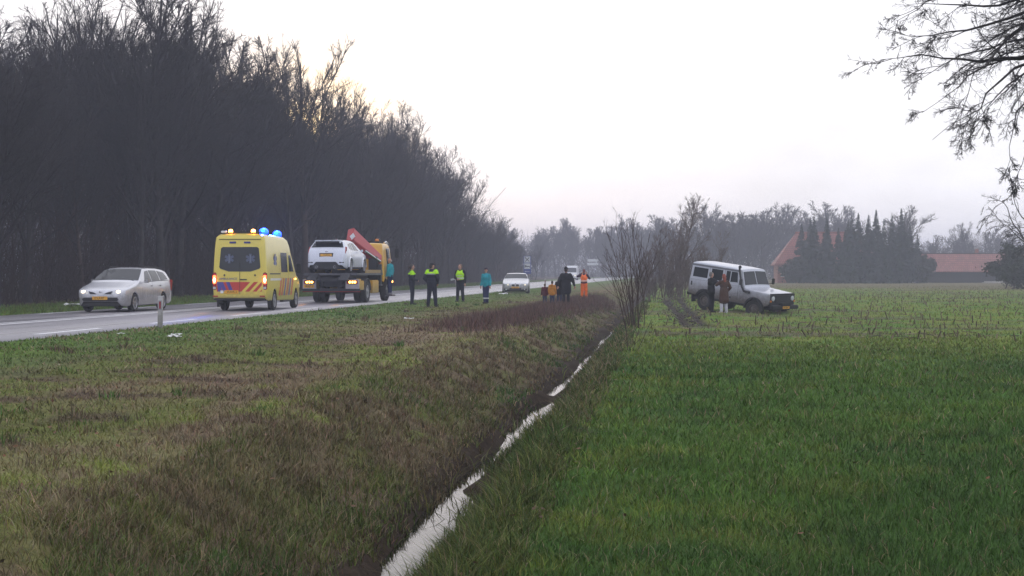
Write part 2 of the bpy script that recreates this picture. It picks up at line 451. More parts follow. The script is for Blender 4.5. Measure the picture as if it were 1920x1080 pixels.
strip('centre_line', -17.9, 0.17, -40, 680)
strip('centre_line', -18.33, 0.17, -40, 680)
for i in range(-3, 60):
    y0 = 31.9 + 7.2 * i
    strip('edge_dash', -14.62, 0.19, y0, y0 + 3.7)
    strip('edge_dash', -21.6, 0.17, y0 + 1.0, y0 + 4.7)

# ------------------------------------------------------------------ water in the ditch
def water_mat():
    m = bpy.data.materials.new('ditch_water'); m.use_nodes = True
    t = m.node_tree; L = t.links.new; b = t.nodes['Principled BSDF']
    b.inputs['Base Color'].default_value = (0.012, 0.011, 0.008, 1); b.inputs['Roughness'].default_value = 0.03
    b.inputs['IOR'].default_value = 1.33; b.inputs['Specular IOR Level'].default_value = 0.6
    tc = N(t, 'ShaderNodeTexCoord'); n = N(t, 'ShaderNodeTexNoise', i_Scale=6.0, i_Detail=2.0); L(tc.outputs['Object'], n.inputs['Vector'])
    bp = N(t, 'ShaderNodeBump', i_Strength=0.05, i_Distance=0.02); L(n.outputs[0], bp.inputs['Height']); L(bp.outputs[0], b.inputs['Normal'])
    return m
wy = np.arange(-30, 215, 1.0)
WV = np.array([(ditch_x(y) + o, y, -0.745) for y in wy for o in (-1.0, 0.9)])
WQ = np.array([(i * 2, i * 2 + 1, i * 2 + 3, i * 2 + 2) for i in range(len(wy) - 1)])
water = link('water', np_mesh('water', WV, quads=WQ, mats=[water_mat()]))
tag(water, 'narrow strip of still ditch water mirroring the bright sky', 'water', kind='structure')
# ------------------------------------------------------------------ bare trees
def unit(a): return a / np.maximum(np.linalg.norm(a, axis=-1, keepdims=True), 1e-9)
def grow(rng, start, dirs, length, r0, r1, K, wander, up):
    n = len(start); P = np.zeros((n, K, 3)); P[:, 0] = start; d = unit(dirs)
    st = np.asarray(length)[:, None] / (K - 1)
    for k in range(1, K):
        d = d + rng.normal(0, wander, (n, 3)); d[:, 2] += up; d = unit(d)
        P[:, k] = P[:, k - 1] + d * st
    t = np.linspace(0, 1, K)[None]
    Rr = np.asarray(r0)[:, None] * (1 - t) + np.asarray(r1)[:, None] * t
    return P, Rr
def sprout(rng, P, Rr, per, t0, t1, ang, lf, lvar, rf, rmin, K, wander, up, tipf=0.3, lpow=0.5):
    n, kp, _ = P.shape
    pi = np.repeat(np.arange(n), per); m = len(pi)
    t = rng.uniform(t0, t1, m)
    x = t * (kp - 1); i = np.minimum(x.astype(int), kp - 2); f = (x - i)[:, None]
    p = P[pi, i] * (1 - f) + P[pi, i + 1] * f
    T = unit(P[pi, i + 1] - P[pi, i])
    r = Rr[pi, i] * (1 - f[:, 0]) + Rr[pi, i + 1] * f[:, 0]
    q = unit(np.cross(T, rng.normal(0, 1, (m, 3))))
    a = rng.uniform(ang[0], ang[1], m)[:, None]
    d = T * np.cos(a) + q * np.sin(a)
    plen = np.linalg.norm(P[:, -1] - P[:, 0], axis=1)[pi]
    ln = plen * lf * (1.15 - t) ** lpow * rng.uniform(1 - lvar, 1 + lvar, m)
    r0 = np.maximum(r * rf, rmin)
    return grow(rng, p, d, ln, r0, np.maximum(r0 * tipf, rmin * 0.7), K, wander, up)
def tubes(P, Rr, S):
    n, K, _ = P.shape
    T = unit(np.gradient(P, axis=1))
    ref = np.where(np.abs(T[:, :1, 2:3]) > 0.8, np.array([1.0, 0.2, 0.1]), np.array([0.1, 0.2, 1.0]))
    A = unit(np.cross(T, ref)); B = np.cross(A, T)
    q = 2 * np.pi * np.arange(S) / S
    V = P[:, :, None] + Rr[:, :, None, None] * (A[:, :, None] * np.cos(q)[:, None] + B[:, :, None] * np.sin(q)[:, None])
    base = (np.arange(n)[:, None, None] * K + np.arange(K - 1)[None, :, None]) * S
    j = np.arange(S)[None, None]; j2 = (j + 1) % S
    F = np.stack([base + j, base + j2, base + S + j2, base + S + j], -1).reshape(-1, 4)
    return V.reshape(-1, 3), F
def merge(parts):
    Vs, Fs, o = [], [], 0
    for V, F in parts:
        Vs.append(V); Fs.append(F + o); o += len(V)
    return np.concatenate(Vs), np.concatenate(Fs)
def bark(name, col, **kw): return mat(name, col, rough=0.95, var=0.35, scale=3.0, bump=0.5, bscale=12.0, spec=0.15, **kw)
M_BARK = bark('bark_grey_brown', (0.052, 0.047, 0.046))
M_TWIG = bark('bark_twigs', (0.048, 0.043, 0.044))
M_BARK2 = bark('bark_red_brown', (0.070, 0.052, 0.046))

def bare_tree(seed, H=18.0, r=0.2, n1=22, n2=9, n3=6, n4=4, ang1=(0.3, 0.8), l1=0.55, up=0.06, t0=0.2, t1=0.8, stems=1, tw=0.0115, th=0.80):
    """trunk that gives off long ascending limbs; the limbs carry the dome of the crown"""
    g = np.random.default_rng(seed)
    st = np.zeros((stems, 3)); st[:, :2] = g.normal(0, 0.12 * (stems > 1), (stems, 2)); st[:, 2] = -0.15
    dr = np.zeros((stems, 3)); dr[:, 2] = 1; dr[:, :2] = g.normal(0, 0.05 + 0.12 * (stems > 1), (stems, 2))
    P0, R0 = grow(g, st, dr, np.full(stems, H * th) * g.uniform(0.85, 1.0, stems), np.full(stems, r), np.full(stems, r * 0.2), 12, 0.04, 0.03)
    R0[:, 0] *= 1.35
    P1, R1 = sprout(g, P0, R0, n1, t0, t1, ang1, l1, 0.25, 0.5, min(0.035, r * 0.2), 8, 0.06, up, lpow=0.7)
    P2, R2 = sprout(g, P1, R1, n2, 0.15, 0.98, (0.3, 0.75), 0.42, 0.35, 0.5, tw * 1.5, 5, 0.07, up * 0.6)
    P3, R3 = sprout(g, P2, R2, n3, 0.1, 1.0, (0.3, 0.75), 0.50, 0.4, 0.6, tw * 0.95, 3, 0.09, up * 0.6)
    P4, R4 = sprout(g, P3, R3, n4, 0.1, 1.0, (0.25, 0.7), 0.80, 0.4, 0.7, tw * 0.6, 2, 0.06, up * 0.7)
    tv, tf = tubes(P0, R0, 8)
    cv, cf = merge([tubes(P1, R1, 5), tubes(P2, R2, 3), tubes(P3, R3, 3), tubes(P4, R4, 3)])
    return tv, tf, cv, cf
def tree_proto(seed, trunk_mat=None, crown_mat=None, **kw):
    tv, tf, cv, cf = bare_tree(seed, **kw)
    return (np_mesh('trunk', tv, quads=tf, mats=[trunk_mat or M_BARK], smooth=True), np_mesh('crown', cv, quads=cf, mats=[crown_mat or M_TWIG]), float(np.percentile(cv[:, 2], 99.7)))
def put_tree(name, proto, x, y, s, sz, rz, label, cat='tree', group=None, z=None, lean=0.0):
    t = empty(name, (x, y, gz(x, y) if z is None else z), rz)
    t.scale = (s, s, sz); t.rotation_euler = (lean, 0, rz)
    link('trunk', proto[0], t); link('crown', proto[1], t)
    return tag(t, label, cat, group)
# ------------------------------------------------------------------ the wood along the road
PROTO = [tree_proto(21, H=18, n1=22, l1=0.55, ang1=(0.35, 0.85)),
         tree_proto(22, H=18, n1=20, l1=0.62, ang1=(0.3, 0.75), t0=0.3, t1=0.75),
         tree_proto(23, H=18, n1=26, l1=0.48, ang1=(0.45, 0.95), t0=0.15, t1=0.85),
         tree_proto(24, H=18, n1=22, l1=0.6, ang1=(0.25, 0.7), r=0.17, t0=0.18, t1=0.7),
         tree_proto(25, H=18, n1=22, l1=0.58, up=0.09, ang1=(0.45, 1.0), t0=0.3, t1=0.75, trunk_mat=M_BARK2)]
def top_height(y):      # height of the wood's front along the road
    return float(np.interp(y, [40, 58, 71, 78, 90, 101, 117, 139, 160, 180, 195, 215, 238, 262], [11.0, 11.8, 13.8, 17.4, 17.6, 18.4, 19.0, 18.6, 17.4, 13.6, 11.2, 9.2, 7.4, 6.5]))
WOOD = 'bare trees of the roadside wood'
g = np.random.default_rng(5)
spots = []
for row, (x0, step) in enumerate([(-28.6, 4.3), (-31.8, 4.6), (-36, 5.2), (-41.5, 6.0), (-48, 7.2), (-57, 9), (-68, 11)]):
    y = -x0 * 1.55
    ymax = 262 if row < 4 else 220
    while y < ymax:
        spots.append((x0 + g.normal(0, 0.8), y + g.normal(0, 0.6), row))
        y += step * g.uniform(0.7, 1.3) * (1 + 0.3 * (y > 160))
for x, y, row in spots:
    h = top_height(y) * g.uniform(0.80, 1.04) * (1.0 if row < 2 else 0.98)
    if row == 0 and g.random() < 0.3: h *= 0.7
    az = math.degrees(math.atan2(x, y))
    if abs(az + 15.2) < (0.0, 0.6, 1.2)[min(row, 2)]: h *= 0.6 if row > 1 else 0.75            # lower trees where the low sun shines through
    p = PROTO[g.integers(0, len(PROTO))]
    s = h / p[2]
    put_tree('bare_tree', p, x, y, s * g.uniform(0.9, 1.15), s, g.uniform(0, 6.28),
             'tall bare tree standing in the dense dark wood across the road', group=WOOD, lean=g.normal(0, 0.03))
print('wood trees', len(spots))

def stalks(rng, x, y, z, h, r, K=3, lean=0.25, up=0.1, S=3):
    n = len(x)
    d = np.zeros((n, 3)); d[:, 2] = 1; d[:, :2] = rng.normal(0, lean, (n, 2))
    P, Rr = grow(rng, np.stack([x, y, z], 1), d, h, r, r * 0.35, K, 0.16, up)
    return P, Rr
# undergrowth of saplings and brambles that closes the wood at eye level
def undergrowth():
    g = np.random.default_rng(41)
    n = 5600
    y = g.uniform(36, 255, n); x = -27.6 - np.abs(g.normal(0, 6.0, n)) ** 1.1
    x += 0.6 * np.sin(y * 0.7)
    h = g.gamma(3.0, 0.75, n) * np.clip((-26.0 - x) / 3.0, 0.35, 1.25) + 0.3
    P, Rr = stalks(g, x, y, ground_z(x, y) - 0.05, h, 0.010 + 0.004 * h, 5, 0.22, 0.05)
    P2, R2 = sprout(g, P, Rr, 6, 0.1, 1.0, (0.4, 1.1), 0.55, 0.5, 0.7, 0.010, 2, 0.22, 0.03)
    V, F = merge([tubes(P, Rr, 3), tubes(P2, R2, 3)])
    o = link('undergrowth', np_mesh('undergrowth', V, quads=F, mats=[bark('bark_bramble', (0.055, 0.040, 0.036))]))
    tag(o, 'brown tangle of brambles and saplings at the foot of the wood', 'undergrowth', kind='stuff')
undergrowth()
def deep_wood():
    """the far side of the wood, too deep to tell the stems apart"""
    g = np.random.default_rng(43)
    n = 13000
    y = g.uniform(100, 330, n); x = -68 - g.uniform(0, 45, n)
    z = g.uniform(0, 10.5, n) * np.clip(1.0 - (y - 210) / 230, 0.5, 1)
    d = g.normal(0, 0.5, (n, 3)); d[:, 2] += 0.9
    P, Rr = grow(g, np.stack([x, y, z], 1), d, g.uniform(1.5, 4.5, n), np.full(n, 0.075), np.full(n, 0.03), 2, 0.25, 0.02)
    V, F = tubes(P, Rr, 3)
    o = link('deep_wood', np_mesh('deep_wood', V, quads=F, mats=[M_TWIG]))
    tag(o, 'mass of stems and branches deep inside the wood', 'wood', kind='stuff')
deep_wood()

# ------------------------------------------------------------------ far tree lines
FP = [tree_proto(61, H=15, n1=20, n2=8, n3=5, n4=3, l1=0.6, ang1=(0.4, 0.95), t0=0.2, tw=0.026, r=0.22),
      tree_proto(62, H=15, n1=18, n2=8, n3=5, n4=3, l1=0.5, ang1=(0.3, 0.8), t0=0.3, tw=0.026, r=0.2)]
def line_of_trees(seed, n, x0, y0, x1, y1, spread, h, group, label, hz=(0.75, 1.1)):
    g = np.random.default_rng(seed)
    for i in range(n):
        t = (i + g.uniform(0.1, 0.9)) / n
        x = x0 + (x1 - x0) * t + g.normal(0, spread); y = y0 + (y1 - y0) * t + g.normal(0, spread)
        p = FP[g.integers(0, 2)]; s = h * g.uniform(*hz) / p[2]
        put_tree('distant_tree', p, x, y, s * g.uniform(0.95, 1.25), s, g.uniform(0, 6.28), label, group=group, z=-0.1)
EOR = 'bare trees at the far end of the road'
line_of_trees(71, 22, -62, 330, -26, 430, 6, 15.5, EOR, 'hazy bare tree beyond the far end of the road')
line_of_trees(72, 20, -24, 400, -6, 372, 7, 14.5, EOR, 'hazy bare tree beyond the far end of the road')
line_of_trees(73, 26, -1, 300, 34, 352, 7, 16.5, 'hazy trees behind the off-road vehicle', 'hazy bare tree behind the off-road vehicle', (0.72, 1.05))
line_of_trees(74, 18, 36, 345, 108, 345, 7, 12.5, 'far bare trees behind the farm', 'pale bare tree in the line behind the farm buildings', (0.6, 1.0))
def far_mass(name, seed, n, xs, ys, h, label):
    g = np.random.default_rng(seed)
    x = g.uniform(*xs, n); y = g.uniform(*ys, n) 
    hh = h * (0.55 + 0.6 * vnoise(x, y, 9.0, seed, 2))
    z = g.uniform(0, 1, n) * hh
    d = g.normal(0, 0.55, (n, 3)); d[:, 2] += 0.8
    P, Rr = grow(g, np.stack([x, y, z - 0.2], 1), d, g.uniform(1.0, 3.2, n), np.full(n, 0.06), np.full(n, 0.025), 2, 0.25, 0.02)
    V, F = tubes(P, Rr, 3)
    o = link(name, np_mesh(name, V, quads=F, mats=[M_TWIG]))
    tag(o, label, 'wood', kind='stuff')
far_mass('far_wood', 81, 11000, (-70, -5), (385, 470), 10.5, 'grey wall of distant woodland at the end of the road')
far_mass('far_wood', 82, 10000, (-3, 38), (310, 372), 11.5, 'blue-grey wall of distant woodland behind the stubble field')
far_mass('far_wood', 83, 8000, (36, 120), (330, 372), 8.5, 'low hazy woodland behind the barn roof')

# single trees that stand out in the far line
put_tree('dome_tree', tree_proto(91, H=15, n1=26, n2=9, n3=6, n4=3, l1=0.7, ang1=(0.4, 1.15), t0=0.22, tw=0.024, r=0.3), 35.4, 258, 1.0, 0.95, 1.0,
         'broad bare tree rising behind the dark spruces')
put_tree('dome_tree', FP[0], 58.5, 330, 0.95, 0.93, 2.2, 'rounded pale tree behind the barn roof, above the chimney smoke')
put_tree('slender_tree', tree_proto(92, H=15, n1=24, n2=7, n3=5, n4=3, l1=0.3, ang1=(0.3, 0.6), t0=0.3, t1=0.95, th=0.95, tw=0.034, r=0.16), -18.6, 398, 1.1, 1.32, 0.0,
         'slim pale tree standing above the far tree line, beyond the road')

# ------------------------------------------------------------------ bushes along the ditch
def ditch_shrub(seed, name, x, y, h, n, label, spread=0.35, twigs=7, r=0.022, mt=None, cat='shrub', s3=3):
    g = np.random.default_rng(seed)
    t = empty(name, (x, y, gz(x, y) - 0.03))
    st = np.zeros((n, 3)); st[:, :2] = g.normal(0, 0.16, (n, 2))
    d = np.zeros((n, 3)); d[:, 2] = 1; d[:, :2] = g.normal(0, spread, (n, 2)) + st[:, :2] * 0.8
    P, Rr = grow(g, st, d, h * g.uniform(0.65, 1.05, n), np.full(n, r) * g.uniform(0.7, 1.3, n), np.full(n, 0.005), 8, 0.05, 0.05)
    P1, R1 = sprout(g, P, Rr, twigs, 0.2, 0.95, (0.3, 0.7), 0.4, 0.4, 0.5, 0.0055, 5, 0.09, 0.06)
    P2, R2 = sprout(g, P1, R1, s3, 0.2, 1.0, (0.3, 0.7), 0.5, 0.4, 0.7, 0.004, 3, 0.1, 0.05)
    mt = mt or bark('bark_alder', (0.075, 0.052, 0.046))
    for k in range(n):
        v, f = tubes(P[k:k + 1], Rr[k:k + 1], 6)
        link('stem', np_mesh('stem', v, quads=f, mats=[mt], smooth=True), t)
    v, f = merge([tubes(P1, R1, 3), tubes(P2, R2, 3)])
    link('crown', np_mesh('crown', v, quads=f, mats=[mt]), t)
    return tag(t, label, cat)
ditch_shrub(101, 'alder_shrub', -1.75, 45.1, 3.3, 12, 'bare many-stemmed alder shrub on the ditch edge, in front of the tall thicket', spread=0.11, twigs=8, r=0.018)
ditch_shrub(104, 'alder_sapling', -1.27, 31.8, 0.75, 3, 'short spindly sapling beside the ditch, nearer than the alder shrub', spread=0.15, twigs=3, r=0.007)
M_THICK = bark('bark_thicket', (0.15, 0.118, 0.108))
def thicket(seed, name, x, y, h, label, n=26, rad=1.2, **kw):
    g = np.random.default_rng(seed)
    t = empty(name, (x, y, gz(x, y) - 0.03))
    st = np.zeros((n, 3)); st[:, :2] = g.normal(0, rad, (n, 2))
    d = np.zeros((n, 3)); d[:, 2] = 1; d[:, :2] = g.normal(0, 0.14, (n, 2)) + st[:, :2] * 0.10
    hh = h * g.uniform(0.45, 0.9, n) * np.exp(-0.12 * np.hypot(st[:, 0], st[:, 1])); hh[0] = h
    P, Rr = grow(g, st, d, hh, 0.014 + 0.005 * hh, np.full(n, 0.010), 9, 0.05, 0.05)
    P1, R1 = sprout(g, P, Rr, 11, 0.05, 0.97, (0.3, 0.75), 0.32, 0.4, 0.45, 0.011, 5, 0.07, 0.07)
    P2, R2 = sprout(g, P1, R1, 6, 0.15, 1.0, (0.3, 0.75), 0.5, 0.4, 0.6, 0.0085, 4, 0.08, 0.05)
    P3, R3 = sprout(g, P2, R2, 3, 0.15, 1.0, (0.25, 0.7), 0.8, 0.4, 0.7, 0.007, 2, 0.14, 0.05)
    mt = M_THICK
    for k_ in range(n):
        v, f = tubes(P[k_:k_ + 1], Rr[k_:k_ + 1], 6)
        link('stem', np_mesh('stem', v, quads=f, mats=[mt], smooth=True), t)
    v, f = merge([tubes(P1, R1, 3), tubes(P2, R2, 3), tubes(P3, R3, 3)])
    link('crown', np_mesh('crown', v, quads=f, mats=[mt]), t)
    return tag(t, label, 'thicket')
thicket(111, 'thicket', -1.0, 99, 5.6, 'tall brown thicket of bare stems on the ditch, behind the alder shrub', n=30, rad=1.1)
thicket(112, 'thicket', -1.9, 88, 3.6, 'lower brown thicket leaning over the ditch, just left of the tall one', n=16, rad=0.7)
thicket(113, 'thicket', 0.3, 112, 5.0, 'brown thicket between the tall one and the off-road vehicle', n=22, rad=1.0)
put_tree('ditch_tree', tree_proto(95, H=8, n1=24, n2=7, n3=5, n4=3, l1=0.46, ang1=(0.3, 0.7), t0=0.12, t1=0.92, th=0.95, tw=0.0065, r=0.07, trunk_mat=M_THICK, crown_mat=M_THICK), -1.05, 101.5, 1.0, 1.0, 0.4,
         'slender pointed bare tree rising out of the brown thicket')

# ------------------------------------------------------------------ the tree that hangs into the picture from the right
def guided_tree(name, seed, trunk, limbs, label, per=(9, 7, 6, 4), droop=-0.03, tw=0.006, lf=(0.34, 0.42, 0.5, 0.6), mt=None, smin=0.1, thin=1.0):
    g = np.random.default_rng(seed)
    t = empty(name, trunk[0][:3])
    o = np.array(trunk[0][:3])
    def spline(pts, K):
        p = np.array([q[:3] for q in pts], float) - o; r = np.array([q[3] for q in pts])
        s = np.concatenate(([0], np.cumsum(np.linalg.norm(np.diff(p, axis=0), axis=1))))
        w = np.linspace(0, s[-1], K)
        out = np.stack([np.interp(w, s, p[:, k]) for k in range(3)], 1)
        for _ in range(2): out[1:-1] = 0.25 * out[:-2] + 0.5 * out[1:-1] + 0.25 * out[2:]
        return out, np.interp(w, s, r)
    p, r = spline(trunk, 12)
    mt = mt or M_BARK
    v, f = tubes(p[None], r[None], 10)
    link('trunk', np_mesh('trunk', v, quads=f, mats=[mt], smooth=True), t)
    P = []; Rr = []
    for l in limbs:
        p, r = spline(l, 14)
        p[1:-1] += g.normal(0, 0.035, (12, 3)); P.append(p); Rr.append(r * thin)
    P = np.array(P); Rr = np.array(Rr)
    P1, R1 = sprout(g, P, Rr, per[0], smin, 1.0, (0.35, 0.85), lf[0], 0.45, 0.5, tw * 1.7, 8, 0.09, droop)
    P2, R2 = sprout(g, P1, R1, per[1], 0.12, 1.0, (0.35, 0.9), lf[1], 0.45, 0.55, tw * 1.15, 6, 0.11, droop)
    P3, R3 = sprout(g, P2, R2, per[2], 0.12, 1.0, (0.35, 0.95), lf[2], 0.45, 0.6, tw * 0.85, 4, 0.14, droop * 0.5)
    P4, R4 = sprout(g, P3, R3, per[3], 0.12, 1.0, (0.35, 1.0), lf[3], 0.45, 0.7, tw * 0.65, 2, 0.2, 0.0)
    v, f = tubes(P, Rr, 8)
    link('limbs', np_mesh('limbs', v, quads=f, mats=[mt], smooth=True), t)
    v, f = merge([tubes(P1, R1, 4), tubes(P2, R2, 3), tubes(P3, R3, 3), tubes(P4, R4, 3)])
    link('crown', np_mesh('crown', v, quads=f, mats=[M_TWIG]), t)
    return tag(t, label, 'tree')
guided_tree('overhanging_tree', 121, [(7.3, 25.2, -0.1, 0.34), (7.4, 25.2, 3.0, 0.27), (7.2, 25.3, 6.0, 0.22), (7.3, 25.2, 11.0, 0.1)], [
    [(7.30, 25.20, 4.60, 0.10), (6.19, 25.53, 5.30, 0.075), (5.38, 25.29, 5.21, 0.063), (4.96, 25.09, 5.10, 0.052), (4.57, 24.90, 5.09, 0.041), (4.25, 24.72, 5.14, 0.030), (3.79, 24.52, 5.18, 0.019), (3.23, 24.31, 5.18, 0.009), (2.93, 24.13, 5.05, 0.006)],
    [(7.30, 25.20, 5.40, 0.09), (6.03, 25.21, 6.04, 0.060), (5.30, 24.94, 5.69, 0.051), (5.02, 24.71, 5.48, 0.041), (4.70, 24.49, 5.13, 0.032), (4.45, 24.27, 4.81, 0.024), (4.17, 24.05, 4.60, 0.015), (3.78, 23.82, 4.44, 0.007), (3.49, 23.59, 4.15, 0.006)],
    [(7.30, 25.20, 4.70, 0.08), (6.04, 24.91, 5.30, 0.050), (5.22, 24.58, 5.05, 0.041), (4.80, 24.29, 4.73, 0.032), (4.61, 24.03, 4.53, 0.023), (4.36, 23.77, 4.22, 0.015), (3.97, 23.48, 3.92, 0.007), (3.59, 23.20, 3.70, 0.006)],
    [(7.30, 25.20, 5.60, 0.09), (6.29, 25.95, 6.16, 0.055), (5.48, 25.78, 6.01, 0.045), (4.92, 25.65, 5.89, 0.035), (4.39, 25.51, 5.73, 0.026), (3.93, 25.39, 5.49, 0.016), (3.47, 25.27, 5.63, 0.008), (3.21, 25.17, 5.65, 0.006)],
    [(7.30, 25.20, 4.30, 0.07), (5.96, 24.90, 4.87, 0.035), (5.24, 24.66, 4.49, 0.026), (4.98, 24.48, 4.10, 0.016), (5.02, 24.33, 3.70, 0.008), (4.84, 24.16, 3.20, 0.006)],
    [(7.30, 25.20, 5.90, 0.09), (6.15, 25.73, 6.48, 0.055), (5.48, 25.77, 6.20, 0.043), (4.73, 25.80, 6.11, 0.031), (4.30, 25.87, 6.21, 0.020), (3.94, 25.94, 6.30, 0.009), (3.60, 26.02, 6.24, 0.006)],
    [(7.30, 25.20, 4.90, 0.08), (5.86, 24.48, 5.07, 0.040), (5.12, 24.09, 4.78, 0.029), (4.69, 23.74, 4.49, 0.019), (4.43, 23.40, 4.18, 0.009), (4.17, 23.07, 3.68, 0.006)],
    [(7.30, 25.20, 6.20, 0.09), (6.29, 25.95, 6.97, 0.060), (5.46, 25.69, 6.58, 0.047), (4.73, 25.44, 6.46, 0.034), (4.00, 25.19, 6.25, 0.022), (3.45, 24.96, 5.96, 0.010), (3.26, 24.77, 5.76, 0.006)],
    [(7.30, 25.20, 5.00, 0.08), (6.48, 26.37, 5.78, 0.045), (5.79, 26.39, 5.80, 0.037), (5.26, 26.43, 5.59, 0.029), (4.74, 26.46, 5.55, 0.021), (4.30, 26.51, 5.29, 0.013), (3.86, 26.56, 5.03, 0.006), (3.64, 26.63, 4.90, 0.006)],
    [(7.30, 25.20, 4.40, 0.07), (6.28, 25.54, 4.95, 0.035), (5.68, 25.52, 4.61, 0.026), (5.47, 25.55, 4.08, 0.016), (5.37, 25.58, 3.56, 0.008), (5.32, 25.63, 3.03, 0.006)],
    [(7.3, 25.2, 6.6, 0.10), (8.6, 25.8, 8.0, 0.07), (9.8, 26.2, 8.6, 0.04), (10.8, 26.4, 8.6, 0.02), (11.4, 26.5, 8.4, 0.01)],
    [(7.3, 25.2, 5.6, 0.09), (8.4, 24.4, 6.2, 0.06), (9.4, 23.8, 6.4, 0.04), (10.2, 23.4, 6.2, 0.02), (10.8, 23.2, 5.9, 0.01)],
], 'large bare tree whose dark drooping twigs hang in from the top corner over the field', per=(13, 8, 6, 3), tw=0.0036, thin=0.6, lf=(0.27, 0.42, 0.5, 0.6))
guided_tree('birch_tree', 123, [(18.9, 82.9, -0.1, 0.22), (18.85, 82.9, 3.0, 0.18), (18.8, 82.9, 6.0, 0.1), (18.9, 82.9, 9.5, 0.03)], [
    [(18.90, 82.90, 2.40, 0.10), (18.12, 83.29, 3.28, 0.080), (17.22, 82.98, 3.85, 0.063), (16.84, 82.73, 4.85, 0.046), (16.43, 82.48, 5.64, 0.029), (15.77, 82.20, 5.63, 0.014), (15.16, 81.93, 4.88, 0.006)],
    [(18.90, 82.90, 3.00, 0.10), (18.12, 83.29, 4.00, 0.070), (17.44, 83.08, 4.71, 0.051), (17.07, 82.91, 5.71, 0.033), (16.85, 82.76, 6.56, 0.015), (16.59, 82.60, 6.99, 0.006)],
    [(18.90, 82.90, 2.20, 0.10), (17.82, 82.55, 3.07, 0.060), (17.07, 82.22, 3.69, 0.047), (16.54, 81.91, 4.11, 0.034), (15.76, 81.57, 4.81, 0.022), (15.15, 81.26, 4.74, 0.010), (14.83, 80.98, 4.09, 0.006)],
    [(18.90, 82.90, 4.50, 0.09), (18.41, 83.33, 5.44, 0.050), (17.95, 83.15, 6.44, 0.036), (17.50, 82.96, 6.86, 0.023), (17.04, 82.78, 6.42, 0.011), (16.82, 82.63, 5.70, 0.006)],
], 'drooping bare birch at the picture edge, in front of the dark hedge', per=(8, 6, 5, 2), droop=-0.09, tw=0.009, lf=(0.34, 0.4, 0.45, 0.55), thin=0.55)

# ------------------------------------------------------------------ dark spruces in front of the farm
def spruce(seed, H=11.0, rad=2.3):
    g = np.random.default_rng(seed)
    tv, tf = tubes(np.array([[(0, 0, -0.1), (0.03, 0, H * 0.4), (0, 0.04, H * 0.8), (0, 0, H)]]), np.array([[0.17, 0.12, 0.05, 0.015]]), 7)
    Vs, Fs = [], []; o = 0
    nb = 420
    for k in range(nb):
        t = g.uniform(0.02, 1.0) ** 0.85
        z = H * (0.04 + 0.95 * t); L = rad * (1 - t) ** 1.15 * g.uniform(0.65, 1.2) + 0.12
        a = g.uniform(0, 6.28); ca, sa = math.cos(a), math.sin(a)
        drop = -0.18 - 0.22 * (1 - t)
        m = 4
        for q in range(m):          # sprays of needles along each bough
            f0, f1 = q / m, (q + 1.25) / m
            w = L * 0.26 * (1 - 0.5 * f0) * g.uniform(0.7, 1.3)
            for sgn in (-1, 1):
                p0 = (L * f0 * ca, L * f0 * sa, z + drop * L * f0 + 0.12 * L * f0 * f0)
                p1 = (L * f1 * ca, L * f1 * sa, z + drop * L * f1 + 0.16 * L * f1 * f1 + g.normal(0, 0.05))
                sw = w * sgn
                p2 = (L * (f0 + f1) / 2 * ca - sa * sw, L * (f0 + f1) / 2 * sa + ca * sw, z + drop * L * (f0 + f1) / 2 - 0.5 * abs(sw) - g.uniform(0, 0.12))
                Vs += [p0, p1, p2]; Fs.append((o, o + 1, o + 2)); o += 3
    m = mat('spruce_needles', (0.020, 0.034, 0.024), rough=0.9, var=0.4, scale=1.2, spec=0.15)
    return (np_mesh('trunk', tv, quads=tf, mats=[M_BARK], smooth=True), np_mesh('crown', np.array(Vs), tris=np.array(Fs), mats=[m]))
SP = [spruce(131, rad=2.7), spruce(132, rad=3.0), spruce(133, rad=2.4)]
SPG = 'dark spruces in front of the farm'
g = np.random.default_rng(77)
for x, y, h in [(17.4, 227.5, 9.2), (19.9, 228.5, 9.6), (23.2, 229.5, 9.0), (16.4, 231.7, 8.7), (18.0, 227.8, 9.6), (20.1, 230.1, 9.2), (22.2, 234.4, 8.1), (23.6, 228.5, 9.8), (25.0, 232.7, 10.2), (26.2, 229.8, 9.8), (27.2, 228.9, 10.5), (28.9, 233.2, 9.4), (29.3, 227.2, 9.8), (31.1, 230.4, 10.7), (32.7, 232.6, 8.6), (22.2, 224.3, 7.5), (27.2, 223.9, 7.5), (34.1, 234.8, 7.1)]:
    p = SP[g.integers(0, 3)]; s = h / 11.0
    put_tree('spruce', p, x, y, s * g.uniform(0.85, 1.1), s * 1.06, g.uniform(0, 6.28), 'dark spruce in the close row that screens the farm', group=SPG)
